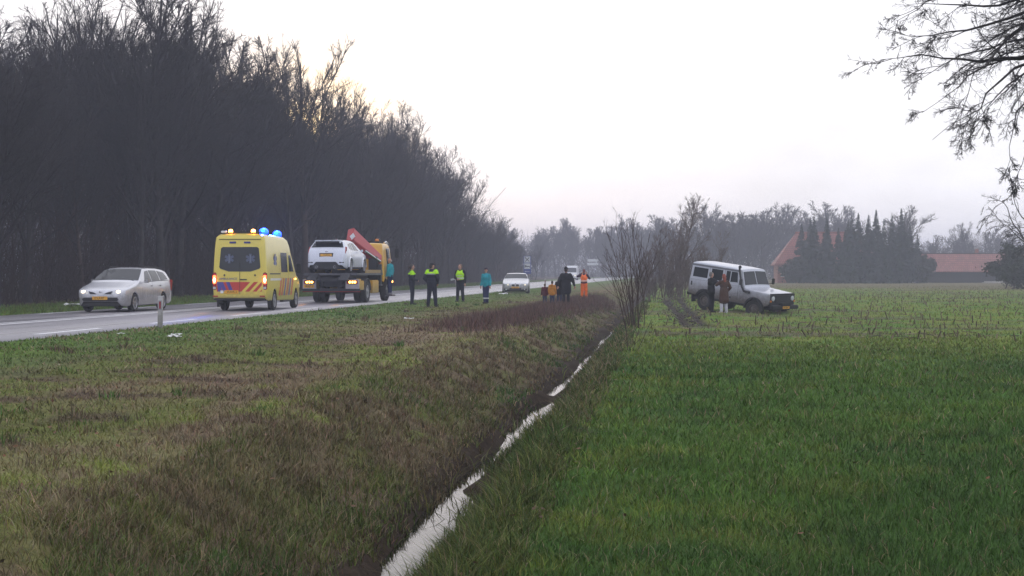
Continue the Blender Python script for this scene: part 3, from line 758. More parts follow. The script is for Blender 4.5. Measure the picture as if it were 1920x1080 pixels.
def evergreen(seed, name, x, y, h, rad, label, cat='hedge', n=5000, col=(0.035, 0.042, 0.032), size=0.2):
    """dense bush of leaf-sized faces with stems inside"""
    g = np.random.default_rng(seed)
    t = empty(name, (x, y, gz(x, y)))
    st = np.zeros((6, 3)); st[:, :2] = g.normal(0, rad * 0.25, (6, 2))
    d = np.zeros((6, 3)); d[:, 2] = 1; d[:, :2] = g.normal(0, 0.25, (6, 2))
    P, Rr = grow(g, st, d, np.full(6, h * 0.8), np.full(6, 0.07), np.full(6, 0.02), 6, 0.08, 0.03)
    v, f = tubes(P, Rr, 5); link('stem', np_mesh('stem', v, quads=f, mats=[M_BARK]), t)
    c = unit(g.normal(0, 1, (40, 3))) * g.uniform(0.3, 0.85, (40, 1)) * np.array((rad, rad, h * 0.5)) + np.array((0, 0, h * 0.5))
    k = g.integers(0, 40, n)
    p = c[k] + g.normal(0, 0.22, (n, 3)) * np.array((rad, rad, h * 0.42)) * 0.75
    p[:, 2] = np.clip(p[:, 2], 0.03, None)
    a = unit(g.normal(0, 1, (n, 3))); b = unit(np.cross(a, g.normal(0, 1, (n, 3))))
    s = size * g.uniform(0.5, 1.3, (n, 1))
    V = np.stack([p + a * s, p - a * s * 0.6 + b * s * 0.6, p - a * s * 0.6 - b * s * 0.6], 1).reshape(-1, 3)
    m = mat('evergreen_' + name, col, rough=0.85, var=0.4, scale=1.5, spec=0.2)
    link('foliage', np_mesh('foliage', V, tris=np.arange(n * 3).reshape(-1, 3), mats=[m]), t)
    return tag(t, label, cat)
evergreen(141, 'holly_hedge', 32.0, 153.5, 4.6, 3.0, 'dark evergreen hedge at the edge of the picture, under the birch', n=7000, size=0.22)
evergreen(142, 'holly_hedge', 36.0, 156.0, 6.6, 3.2, 'tall dark evergreen bush behind the birch, half out of the picture', n=7000, size=0.22)
evergreen(143, 'garden_bush', 14.9, 226.0, 3.6, 2.2, 'low dark bush in front of the red farmhouse wall', cat='bush', n=2500, size=0.25)
evergreen(144, 'garden_bush', 34.2, 232.0, 4.6, 2.4, 'dull green bush between the spruces and the barn', cat='bush', n=3500, size=0.3)
evergreen(145, 'garden_bush', 22.0, 228.5, 3.0, 2.0, 'dark bush filling the gap under the first spruces', cat='bush', n=2500, size=0.3)
M_GLASS = mat('car_glass', (0.022, 0.026, 0.030), rough=0.03, var=0.05, spec=0.42)
# ------------------------------------------------------------------ farm across the field
M_BRICK = mat('farm_brick', (0.26, 0.105, 0.075), rough=0.9, var=0.25, scale=2.5)
def tile_mat(name, col):
    m = bpy.data.materials.new(name); m.use_nodes = True
    t = m.node_tree; L = t.links.new; b = t.nodes['Principled BSDF']; b.inputs['Roughness'].default_value = 0.85
    tc = N(t, 'ShaderNodeTexCoord'); w = N(t, 'ShaderNodeTexNoise', i_Scale=0.9, i_Detail=5.0, i_Roughness=0.7); L(tc.outputs['Object'], w.inputs['Vector'])
    br = N(t, 'ShaderNodeTexBrick', i_Scale=1.0); br.inputs['Color1'].default_value = (*col, 1); br.inputs['Color2'].default_value = (col[0] * 0.72, col[1] * 0.7, col[2] * 0.75, 1)
    br.inputs['Mortar'].default_value = (col[0] * 0.35, col[1] * 0.4, col[2] * 0.5, 1); br.inputs['Brick Width'].default_value = 0.3; br.inputs['Row Height'].default_value = 0.34; br.inputs['Mortar Size'].default_value = 0.03
    mp = N(t, 'ShaderNodeMapping'); mp.inputs['Rotation'].default_value = (R(90), 0, 0); L(tc.outputs['Object'], mp.inputs[0]); L(mp.outputs[0], br.inputs['Vector'])
    mx = N(t, 'ShaderNodeMix', data_type='RGBA'); mr = N(t, 'ShaderNodeMapRange'); mr.inputs[1].default_value = 0.45; mr.inputs[2].default_value = 0.75; mr.inputs[4].default_value = 0.7
    L(w.outputs[0], mr.inputs[0]); L(mr.outputs[0], mx.inputs[0]); L(br.outputs[0], mx.inputs[6]); mx.inputs[7].default_value = (0.12, 0.085, 0.06, 1)
    L(mx.outputs[2], b.inputs['Base Color'])
    return m
M_TILE = tile_mat('roof_tiles_red', (0.32, 0.105, 0.08)); M_TILE2 = tile_mat('roof_tiles_worn', (0.36, 0.15, 0.12))
M_WOOD = mat('tarred_boards', (0.035, 0.034, 0.036), rough=0.85, var=0.3, scale=2.0)
M_FRAME = mat('window_frame_white', (0.6, 0.6, 0.58), rough=0.5)
def window(parent, x, y, z, w, h):
    f = MB().box((x, y, z), (w, 0.10, h)).build('window', M_GLASS, parent)
    fr = MB()
    for dx in (-w / 2, 0, w / 2): fr.box((x + dx, y - 0.06, z), (0.08, 0.05, h + 0.08))
    for dz in (-h / 2, 0.1 * h, h / 2): fr.box((x, y - 0.065, z + dz), (w + 0.06, 0.05, 0.07))
    fr.build('frame', M_FRAME, f, smooth=0)
def farmhouse():
    t = empty('farmhouse', (12.9, 233.5, -0.05))
    Lx, D, hw, hr = 15.5, 11.0, 2.9, 7.75
    w = MB()
    for c, d in (((Lx / 2, 0.15, hw / 2), (Lx, 0.3, hw)), ((Lx / 2, D - 0.15, hw / 2), (Lx, 0.3, hw)), ((0.15, D / 2, hw / 2), (0.3, D - 0.6, hw)), ((Lx - 0.15, D / 2, hw / 2), (0.3, D - 0.6, hw))): w.box(c, d)
    w.build('wall', M_BRICK, t, smooth=0)
    o = 0.45; e = hw - 0.12
    V = [(-o, -o, e), (Lx + o, -o, e), (Lx + o, D + o, e), (-o, D + o, e), (3.1, D / 2, hr), (Lx - 2.6, D / 2, hr)]
    V += [(x, y, z + 0.16) for x, y, z in V]
    F = [(0, 1, 5, 4), (1, 2, 5), (2, 3, 4, 5), (3, 0, 4)]
    F2 = [tuple(i + 6 for i in f) for f in F]
    rf = MB().add(V, [f[::-1] for f in F] + F2 + [(0, 1, 7, 6), (1, 2, 8, 7), (2, 3, 9, 8), (3, 0, 6, 9)]).build('roof', M_TILE, t, smooth=0)
    MB().tube([(3.0, D / 2, hr + 0.2), (Lx - 2.5, D / 2, hr + 0.2)], 0.14, 8).build('ridge_tiles', M_TILE, rf)
    MB().box((4.4, D / 2 - 1.6, 6.9), (0.55, 0.55, 1.9)).build('chimney', M_BRICK, rf, bevel=0.03)
    MB().box((4.4, D / 2 - 1.6, 7.9), (0.72, 0.72, 0.14)).build('chimney_cap', M_BRICK, rf)
    window(t, 1.0, -0.02, 1.7, 0.9, 1.3); window(t, 3.6, -0.02, 1.7, 1.2, 1.3); window(t, 10.2, -0.02, 1.7, 1.2, 1.3)
    MB().box((6.6, -0.03, 1.3), (2.4, 0.12, 2.6)).build('barn_door', mat('door_green', (0.03, 0.06, 0.04), rough=0.7), t)
    tag(t, 'red brick farmhouse with a big hipped tile roof, half hidden by spruces', 'house')
farmhouse()
def barn():
    t = empty('barn', (33.0, 240.5, -0.05))
    Lx, D, hw, hr = 20.0, 9.0, 1.95, 4.55
    # tarred board cladding, one board after the other
    base = MB().box((Lx / 2, 0.2, hw / 2), (Lx, 0.2, hw)).box((Lx / 2, D - 0.2, hw / 2), (Lx, 0.2, hw)).box((0.2, D / 2, hw / 2), (0.2, D - 0.6, hw)).box((Lx - 0.2, D / 2, hw / 2), (0.2, D - 0.6, hw))
    base.build('wall', M_WOOD, t, smooth=0)
    bm = MB().box((0, 0, 0), (0.36, 0.03, hw - 0.05), taper=0.99).mesh('board', M_WOOD, smooth=0)
    for k in range(int(Lx / 0.4)): link('board', bm, t, (0.22 + 0.4 * k, 0.085 - 0.008 * (k % 3), hw / 2))
    o = 0.5
    V = [(-0.3, -o, hw - 0.22), (Lx + 0.3, -o, hw - 0.22), (Lx + 0.3, D / 2, hr), (-0.3, D / 2, hr), (-0.3, D + o, hw - 0.22), (Lx + 0.3, D + o, hw - 0.22)]
    V += [(x, y, z + 0.12) for x, y, z in V]
    F = [(6, 7, 8, 9), (9, 8, 11, 10), (3, 2, 1, 0), (4, 5, 2, 3), (0, 1, 7, 6), (4, 10, 11, 5), (0, 6, 9, 3), (3, 9, 10, 4), (1, 2, 8, 7), (2, 5, 11, 8)]
    rf = MB().add(V, F).build('roof', M_TILE2, t, smooth=0)
    MB().tube([(-0.3, D / 2, hr + 0.12), (Lx + 0.3, D / 2, hr + 0.12)], 0.11, 8).build('ridge_tiles', M_WOOD, rf)
    MB().prism([(0, hw), (D, hw), (D / 2, hr)], 'x', 0.1, 0.3).build('gable', M_WOOD, t); MB().prism([(0, hw), (D, hw), (D / 2, hr)], 'x', Lx - 0.3, Lx - 0.1).build('gable', M_WOOD, t)
    MB().box((11.9, D / 2 + 0.6, 4.8), (0.5, 0.5, 1.3)).build('chimney', M_BRICK, rf, bevel=0.03)
    tag(t, 'long low barn with a worn red tile roof above dark boards', 'barn')
barn()
def smoke():
    g = np.random.default_rng(9)
    b = MB()
    for k in range(16):
        t = k / 15
        b.ball((44.9 + 0.5 * math.sin(k * 1.3) + 0.5 * t, 245.6 + g.normal(0, 0.2), 5.4 + 1.7 * t + g.normal(0, 0.12)), 0.22 + 0.5 * t * g.uniform(0.5, 1.0), 10, 7)
    m = bpy.data.materials.new('chimney_smoke'); m.use_nodes = True
    t = m.node_tree; t.nodes.clear(); out = N(t, 'ShaderNodeOutputMaterial'); v = N(t, 'ShaderNodeVolumePrincipled')
    v.inputs['Color'].default_value = (0.95, 0.96, 1.0, 1); v.inputs['Density'].default_value = 0.55
    t.links.new(v.outputs[0], out.inputs['Volume'])
    tag(b.build('smoke', m, smooth=0), 'small puff of white chimney smoke over the barn roof', 'smoke', kind='stuff')
smoke()
def timber_pile(x, y, n, rz, label):
    t = empty('timber_pile', (x, y, gz(x, y)), rz)
    g = np.random.default_rng(int(x * 10))
    bm = MB().box((0, 0, 0), (2.6, 0.22, 0.09)).mesh('plank', mat('pale_timber', (0.42, 0.40, 0.38), rough=0.8, var=0.25), bevel=0.01)
    for k in range(n):
        p = link('plank', bm, t, (g.normal(0, 0.12), 0.24 * (k % 3) - 0.24, 0.05 + 0.095 * (k // 3))); p.rotation_euler = (0, 0, g.normal(0, 0.03))
    tag(t, label, 'timber')
timber_pile(34.0, 236.5, 12, 0.1, 'pale stacked planks by the corner of the barn near the spruces')
timber_pile(45.6, 236.0, 9, -0.05, 'low pile of pale planks in front of the barn wall')

# ------------------------------------------------------------------ roadside posts and signs
M_POST = mat('post_white', (0.55, 0.53, 0.55), rough=0.6, var=0.12, scale=9, dirt=((0.14, 0.13, 0.10), -0.15, 0.35, 0.7))
M_REFL = mat('red_reflector', (0.28, 0.02, 0.03), rough=0.25)
def reflector_post(x, y, label, lean=0.0):
    t = empty('reflector_post', (x, y, gz(x, y) - 0.02)); t.rotation_euler = (0, lean, 0)
    MB().prism([(-0.06, -0.045), (0.06, -0.045), (0.06, 0.03), (0.03, 0.06), (-0.03, 0.06), (-0.06, 0.03)], 'z', 0.0, 0.84).build('post', M_POST, t, bevel=0.012)
    MB().box((0, 0, 0.835), (0.13, 0.115, 0.045)).build('cap', M_POST, t, bevel=0.015)
    MB().box((0, -0.048, 0.62), (0.05, 0.012, 0.18)).build('reflector', M_REFL, t, bevel=0.004)
    MB().box((0, -0.046, 0.62), (0.085, 0.006, 0.235)).build('reflector_frame', mat('reflector_frame', (0.25, 0.24, 0.26)), t, bevel=0.004)
    tag(t, label, 'reflector post', 'reflector posts along the road')
reflector_post(-13.71, 37.3, 'white reflector post with red reflector standing on the verge in front of the silver wagon', 0.02)
reflector_post(-13.7, 138.6, 'small white reflector post beside the road, behind the two children')
reflector_post(-13.7, 236.5, 'tiny reflector post far along the road, past the orange worker')
M_STEEL = mat('galvanised_steel', (0.32, 0.33, 0.34), rough=0.5, metal=0.6, var=0.15)
M_SBLUE = mat('sign_blue', (0.03, 0.055, 0.30), rough=0.4); M_SWHITE = mat('sign_white', (0.62, 0.64, 0.66), rough=0.4); M_SBLACK = mat('sign_black', (0.02, 0.02, 0.025), rough=0.5)
def services_sign():
    t = empty('services_sign', (-22.95, 206.8, gz(-22.95, 206.8)), R(-6))
    MB().tube([(-0.3, 0.06, -0.1), (-0.3, 0.06, 3.6)], 0.045, 8).build('pole', M_STEEL, t); MB().tube([(0.3, 0.06, -0.1), (0.3, 0.06, 3.6)], 0.045, 8).build('pole', M_STEEL, t)
    b = MB().box((0, 0, 2.42), (1.06, 0.04, 2.46)).build('board', M_SBLUE, t, bevel=0.01)
    p1 = MB().box((0, -0.03, 3.17), (0.86, 0.02, 0.86)).build('white_field', M_SWHITE, b)
    for a in (45, -45): MB().box((0, -0.045 - 0.002 * (a > 0), 3.17), (0.09, 0.012, 0.78), ry=R(a)).build('knife' if a > 0 else 'fork', M_SBLACK, p1)
    for dx in (-0.10, 0, 0.10): MB().box((-0.27 + dx * 0.7, -0.046, 3.44 + dx * 0.7), (0.03, 0.012, 0.2), ry=R(-45)).build('tine', M_SBLACK, p1)
    p2 = MB().box((0, -0.03, 2.26), (0.86, 0.02, 0.78)).build('white_field', M_SWHITE, b)
    MB().box((0, -0.045, 2.20), (0.70, 0.012, 0.12)).box((-0.34, -0.046, 2.24), (0.06, 0.013, 0.42)).box((0.34, -0.046, 2.14), (0.06, 0.013, 0.24)).box((-0.2, -0.044, 2.33), (0.18, 0.012, 0.09)).build('bed_symbol', M_SBLACK, p2)
    MB().box((0.0, -0.025, 1.50), (0.66, 0.012, 0.05)).prism([(-0.36, 1.50), (-0.24, 1.60), (-0.24, 1.40)], 'y', -0.032, -0.021).build('arrow', M_SWHITE, b)
    tag(t, 'blue services sign with fork, bed and arrow fields beyond the silver saloon', 'road sign')
services_sign()
def direction_sign():
    t = empty('direction_sign', (-23.3, 349.8, gz(-23.3, 349.8)), R(-4))
    for x in (-0.9, 0.9): MB().tube([(x, 0.06, -0.1), (x, 0.06, 4.5)], 0.06, 8).build('pole', M_STEEL, t)
    for z in (3.3, 4.15): MB().prism([(-1.3, z - 0.3), (0.95, z - 0.3), (1.3, z), (0.95, z + 0.3), (-1.3, z + 0.3)], 'y', -0.03, 0.02).build('panel', M_SWHITE, t)
    tag(t, 'faint pale direction sign with two boards far down the road', 'road sign')
direction_sign()
def marker_sign():
    t = empty('marker_sign', (-23.4, 145.5, gz(-23.4, 145.5)))
    MB().tube([(0.12, 0, -0.05), (0.12, 0, 0.62), (0.10, 0, 0.74)], 0.03, 8).build('pole', M_POST, t)
    MB().box((-0.12, -0.02, 0.72), (0.46, 0.03, 0.18), ry=R(-12)).build('plate', M_SWHITE, t, bevel=0.01)
    tag(t, 'small pale marker sign with a tilted plate on the far verge, beside the vested officer', 'road sign')
marker_sign()
def litter(seed, x, y, s, label, col=(0.7, 0.7, 0.68)):
    g = np.random.default_rng(seed)
    b = MB(); n = 4
    P = np.array([[(i / n - 0.5) * s * 1.6, (j / n - 0.5) * s, 0.05 * s + 0.22 * s * g.random()] for i in range(n + 1) for j in range(n + 1)])
    P += g.normal(0, 0.06 * s, P.shape); P[:, 2] = np.abs(P[:, 2]) + 0.02
    b.add(P.tolist(), [(i * (n + 1) + j, (i + 1) * (n + 1) + j, (i + 1) * (n + 1) + j + 1, i * (n + 1) + j + 1) for i in range(n) for j in range(n)])
    o = b.build('litter', mat('crumpled_paper', col, rough=0.8), None, (x, y, gz(x, y) + 0.03), smooth=0)
    o.modifiers.new('thick', 'SOLIDIFY').thickness = 0.006
    tag(o, label, 'litter')
litter(1, -8.65, 45.1, 0.17, 'crumpled white paper lying alone on the brown verge below the tow truck')
litter(2, -25.0, 58.2, 0.45, 'pale scrap of plastic on the far verge beside the silver wagon')
litter(3, -11.4, 32.0, 0.14, 'white scrap of litter in the verge grass right of the reflector post')
litter(4, -11.15, 31.2, 0.16, 'long pale scrap of litter in the grass, nearer than the scrap beside it')
litter(5, -12.75, 32.2, 0.10, 'small white scrap in the grass below the edge dashes')
litter(6, -11.7, 92.0, 0.35, 'pale scrap on the verge just in front of the silver saloon')
# ------------------------------------------------------------------ vehicles: shared builders
M_BLACK = mat('black_plastic', (0.018, 0.018, 0.020), rough=0.6, var=0.2)
M_UNDER = mat('underbody', (0.012, 0.012, 0.012), rough=0.9, var=0.2)
M_TYRE = mat('tyre_rubber', (0.020, 0.019, 0.018), rough=0.85, var=0.25, scale=12)
M_RIM = mat('alloy_rim', (0.42, 0.42, 0.44), rough=0.35, metal=0.8, var=0.15)
M_CHROME = mat('chrome', (0.6, 0.6, 0.62), rough=0.15, metal=1.0, var=0.05)
M_WHITE = mat('white_paint', (0.78, 0.78, 0.80), rough=0.35, var=0.04, coat=0.5)
M_PLATE = mat('yellow_plate', (0.75, 0.38, 0.03), rough=0.45, var=0.05)
M_INK = mat('plate_ink', (0.02, 0.02, 0.02), rough=0.6)
M_PBLUE = mat('plate_blue', (0.02, 0.05, 0.35), rough=0.5)
M_HEAD = mat('headlight_lit', (0.9, 0.9, 0.85), rough=0.1, emit=(1.0, 0.82, 0.54), estr=1.7)
M_HEADOFF = mat('headlight_glass', (0.55, 0.58, 0.6), rough=0.08, spec=0.8)
M_TAIL = mat('tail_light', (0.35, 0.015, 0.012), rough=0.2, spec=0.7)
M_TAILLIT = mat('tail_light_lit', (0.6, 0.05, 0.02), rough=0.2, emit=(1.0, 0.10, 0.03), estr=6.0)
M_TAILHOT = mat('tail_bulb_lit', (0.9, 0.5, 0.3), rough=0.2, emit=(1.0, 0.5, 0.22), estr=14.0)
M_AMBER = mat('amber_lit', (0.9, 0.4, 0.05), rough=0.2, emit=(1.0, 0.42, 0.06), estr=12.0)
M_AMBEROFF = mat('amber_lens', (0.6, 0.2, 0.02), rough=0.2)
M_MESH = mat('grille_mesh', (0.012, 0.012, 0.014), rough=0.5, var=0.3, scale=60)

def curve(pts):
    xs = [p[0] for p in pts]; ys = [p[1] for p in pts]
    return lambda s: float(np.interp(s, xs, ys))
class Shell:
    """Car body lofted from cross-sections. s runs from the nose (0) to the tail (L); local +Y is forward."""
    def __init__(sh, L, zt, zb, W, gz_, r=0.07, crown=0.025, arches=(), rw=0.36, zw=0.31, ds=0.06):
        sh.L = L; sh.zt = curve(zt); sh.zb0 = curve(zb); sh.W = curve(W); sh.g = curve(gz_)
        sh.r = r if callable(r) else (lambda s: r); sh.crown = crown; sh.arches = arches; sh.rw = rw; sh.zw = zw
        ss = set(np.round(np.linspace(0, L, int(L / ds) + 1), 4)) | {p[0] for p in zt} | {p[0] for p in W}
        for a in arches:
            for q in np.linspace(0, math.pi, 15): ss.add(round(a - rw * math.cos(q), 4))
            ss.add(round(a - rw - 0.002, 4)); ss.add(round(a + rw + 0.002, 4))
        sh.ss = sorted(s for s in ss if 0 <= s <= L)
    def zb(sh, s):
        z = sh.zb0(s)
        for a in sh.arches:
            if abs(s - a) <= sh.rw: z = max(z, sh.zw + math.sqrt(max(sh.rw ** 2 - (s - a) ** 2, 0)))
        return z
    def y(sh, s): return sh.L / 2 - s
    def hw(sh, s, z): return sh.W(s) * sh.g(z)
    def ring(sh, s):
        zt, zb = sh.zt(s), sh.zb(s); zb = min(zb, zt - 0.05); r = min(sh.r(s), (zt - zb) * 0.4)
        pts = [(0, zb), (sh.hw(s, zb) * 0.55, zb), (sh.hw(s, zb) - 0.03, zb), (sh.hw(s, zb + 0.03), zb + 0.03)]
        z1 = zt - r
        for k in range(1, 7):
            z = zb + 0.03 + (z1 - zb - 0.03) * k / 6
            pts.append((sh.hw(s, z), z))
        wtop = sh.hw(s, z1)
        for q in (30, 60, 88):
            pts.append((wtop - r + r * math.cos(R(q)), z1 + r * math.sin(R(q))))
        we = wtop - r
        for f in (0.75, 0.45, 0.0):
            pts.append((we * f, zt + sh.crown * (1 - f * f)))
        return pts
    def mesh(sh, name, mats):
        V, F, MI = [], [], []
        rings = [sh.ring(s) for s in sh.ss]; k = len(rings[0]); y = [sh.y(s) for s in sh.ss]
        full = 2 * k - 2
        for rg, yy in zip(rings, y):
            V += [(x, yy, z) for x, z in rg]; V += [(-x, yy, z) for x, z in rg[-2:0:-1]]
        n = len(rings)
        for i in range(n - 1):
            for j in range(full):
                j2 = (j + 1) % full
                F.append((i * full + j, i * full + j2, (i + 1) * full + j2, (i + 1) * full + j))
                MI.append(1 if (j < 2 or j >= full - 2) else 0)
        F.append(tuple(range(full))[::-1]); MI.append(0)
        F.append(tuple(range((n - 1) * full, n * full))); MI.append(0)
        me = bpy.data.meshes.new(name); me.from_pydata(V, [], F)
        for m in mats: me.materials.append(m)
        me.polygons.foreach_set('material_index', np.array(MI, np.int32))
        bm = bmesh.new(); bm.from_mesh(me); bmesh.ops.recalc_face_normals(bm, faces=bm.faces); bm.to_mesh(me); bm.free()
        me.polygons.foreach_set('use_smooth', np.ones(len(F), bool)); me.set_sharp_from_angle(angle=R(38))
        return me
    def side(sh, name, corners, m, parent, sides=(-1, 1), off=0.006, n=6):
        """pane following the flank; corners (s,z) x4 in order"""
        for sd in sides:
            V = []; (a, b, c, d) = corners
            for i in range(n + 1):
                for j in range(n + 1):
                    u, v = i / n, j / n
                    s = (a[0] * (1 - u) + b[0] * u) * (1 - v) + (d[0] * (1 - u) + c[0] * u) * v
                    z = (a[1] * (1 - u) + b[1] * u) * (1 - v) + (d[1] * (1 - u) + c[1] * u) * v
                    V.append((sd * (sh.hw(s, z) + off), sh.y(s), z))
            Q = [(i * (n + 1) + j, (i + 1) * (n + 1) + j, (i + 1) * (n + 1) + j + 1, i * (n + 1) + j + 1) for i in range(n) for j in range(n)]
            if sd > 0: Q = [q[::-1] for q in Q]
            b_ = MB(); b_.add(V, Q); b_.build(name, m, parent, smooth=60)
    def top(sh, name, s0, s1, f0, f1, m, parent, off=0.006, n=8):
        """screen on the upper surface between stations s0 and s1; f0, f1 = share of the half width"""
        V = []
        for i in range(n + 1):
            s = s0 + (s1 - s0) * i / n; ff = f0 + (f1 - f0) * i / n
            dz = (sh.zt(s + 0.02) - sh.zt(s - 0.02)) / 0.04; q = math.hypot(1, dz)
            w = (sh.hw(s, sh.zt(s) - sh.r(s)) - 0.0) * ff
            for j in range(n + 1):
                f = -1 + 2 * j / n
                V.append((w * f, sh.y(s) + off * dz / q, sh.zt(s) + sh.crown * (1 - (f * ff) ** 2) + off / q))
        Q = [(i * (n + 1) + j, i * (n + 1) + j + 1, (i + 1) * (n + 1) + j + 1, (i + 1) * (n + 1) + j) for i in range(n) for j in range(n)]
        b_ = MB(); b_.add(V, Q)
        return b_.build(name, m, parent, smooth=60)
_WH = {}
def wheel(parent, x, y, r, w, rim_r=None, spokes=5, rim=None, dual=False, style='alloy', steer=0.0):
    rim = rim or M_RIM; rim_r = rim_r or r * 0.66
    key = (r, w, rim_r, spokes, rim.name, style)
    if key not in _WH:
        t = MB().lathe([(rim_r, -w / 2 + 0.015), (r - 0.035, -w / 2), (r - 0.008, -w / 2 + 0.03), (r, -w / 2 + 0.06), (r, w / 2 - 0.06), (r - 0.008, w / 2 - 0.03), (r - 0.035, w / 2), (rim_r, w / 2 - 0.015)], 32, closed=True)
        tm = t.mesh('tyre', M_TYRE)
        m = MB()
        m.lathe([(rim_r + 0.004, w / 2 - 0.012), (rim_r - 0.02, w / 2 - 0.004), (rim_r - 0.03, w / 2 - 0.03), (rim_r - 0.04, w / 2 - 0.09), (rim_r * 0.2, w / 2 - 0.10), (0.001, w / 2 - 0.10)], 32)
        if style == 'alloy':
            for k in range(spokes):
                a = 2 * math.pi * k / spokes
                m.box((w / 2 - 0.03, math.cos(a) * rim_r * 0.5, math.sin(a) * rim_r * 0.5), (0.03, rim_r * 0.95, rim_r * 0.26), rx=a)
            m.lathe([(0.06, w / 2 - 0.05), (0.055, w / 2 - 0.008), (0.001, w / 2 - 0.004)], 16)
        else:
            m.lathe([(rim_r * 0.75, w / 2 - 0.07), (rim_r * 0.55, w / 2 - 0.03), (rim_r * 0.35, w / 2 - 0.03), (rim_r * 0.3, w / 2 + 0.02), (0.001, w / 2 + 0.025)], 24)
        _WH[key] = (tm, m.mesh('rim', rim))
    sd = 1 if x > 0 else -1
    e = empty('wheel', (x, y, r), 0, parent)
    e.rotation_euler = (0, 0, (0 if sd > 0 else math.pi) + steer)
    link('tyre', _WH[key][0], e); link('rim', _WH[key][1], e)
    if dual: 
        link('tyre', _WH[key][0], e, (-w - 0.03, 0, 0))
    return e
def plate(parent, y, z, facing, txt, w=0.52, h=0.11, x=0.0, tilt=0.0):
    p = MB().box((0, 0, 0), (w, 0.012, h)).build('number_plate', M_PLATE, parent, (x, y, z), bevel=0.003)
    if tilt: p.rotation_euler = (tilt, 0, 0)
    rot = (R(90), 0, R(180) if facing > 0 else 0)
    text_obj('plate_text', txt, h * 0.95, M_INK, p, (0.02, facing * 0.0075, 0), rot, depth=0.001, sx=0.82)
    return p
def mirror(parent, x, y, z, m, d=(0.10, 0.09, 0.12)):
    sd = 1 if x > 0 else -1
    b = MB().box((0, 0, 0), d).box((-sd * (d[0] / 2 + 0.03), 0, -d[2] * 0.3), (0.09, 0.04, 0.03))
    o = b.build('wing_mirror', m, parent, (x, y, z), bevel=0.02)
    return o

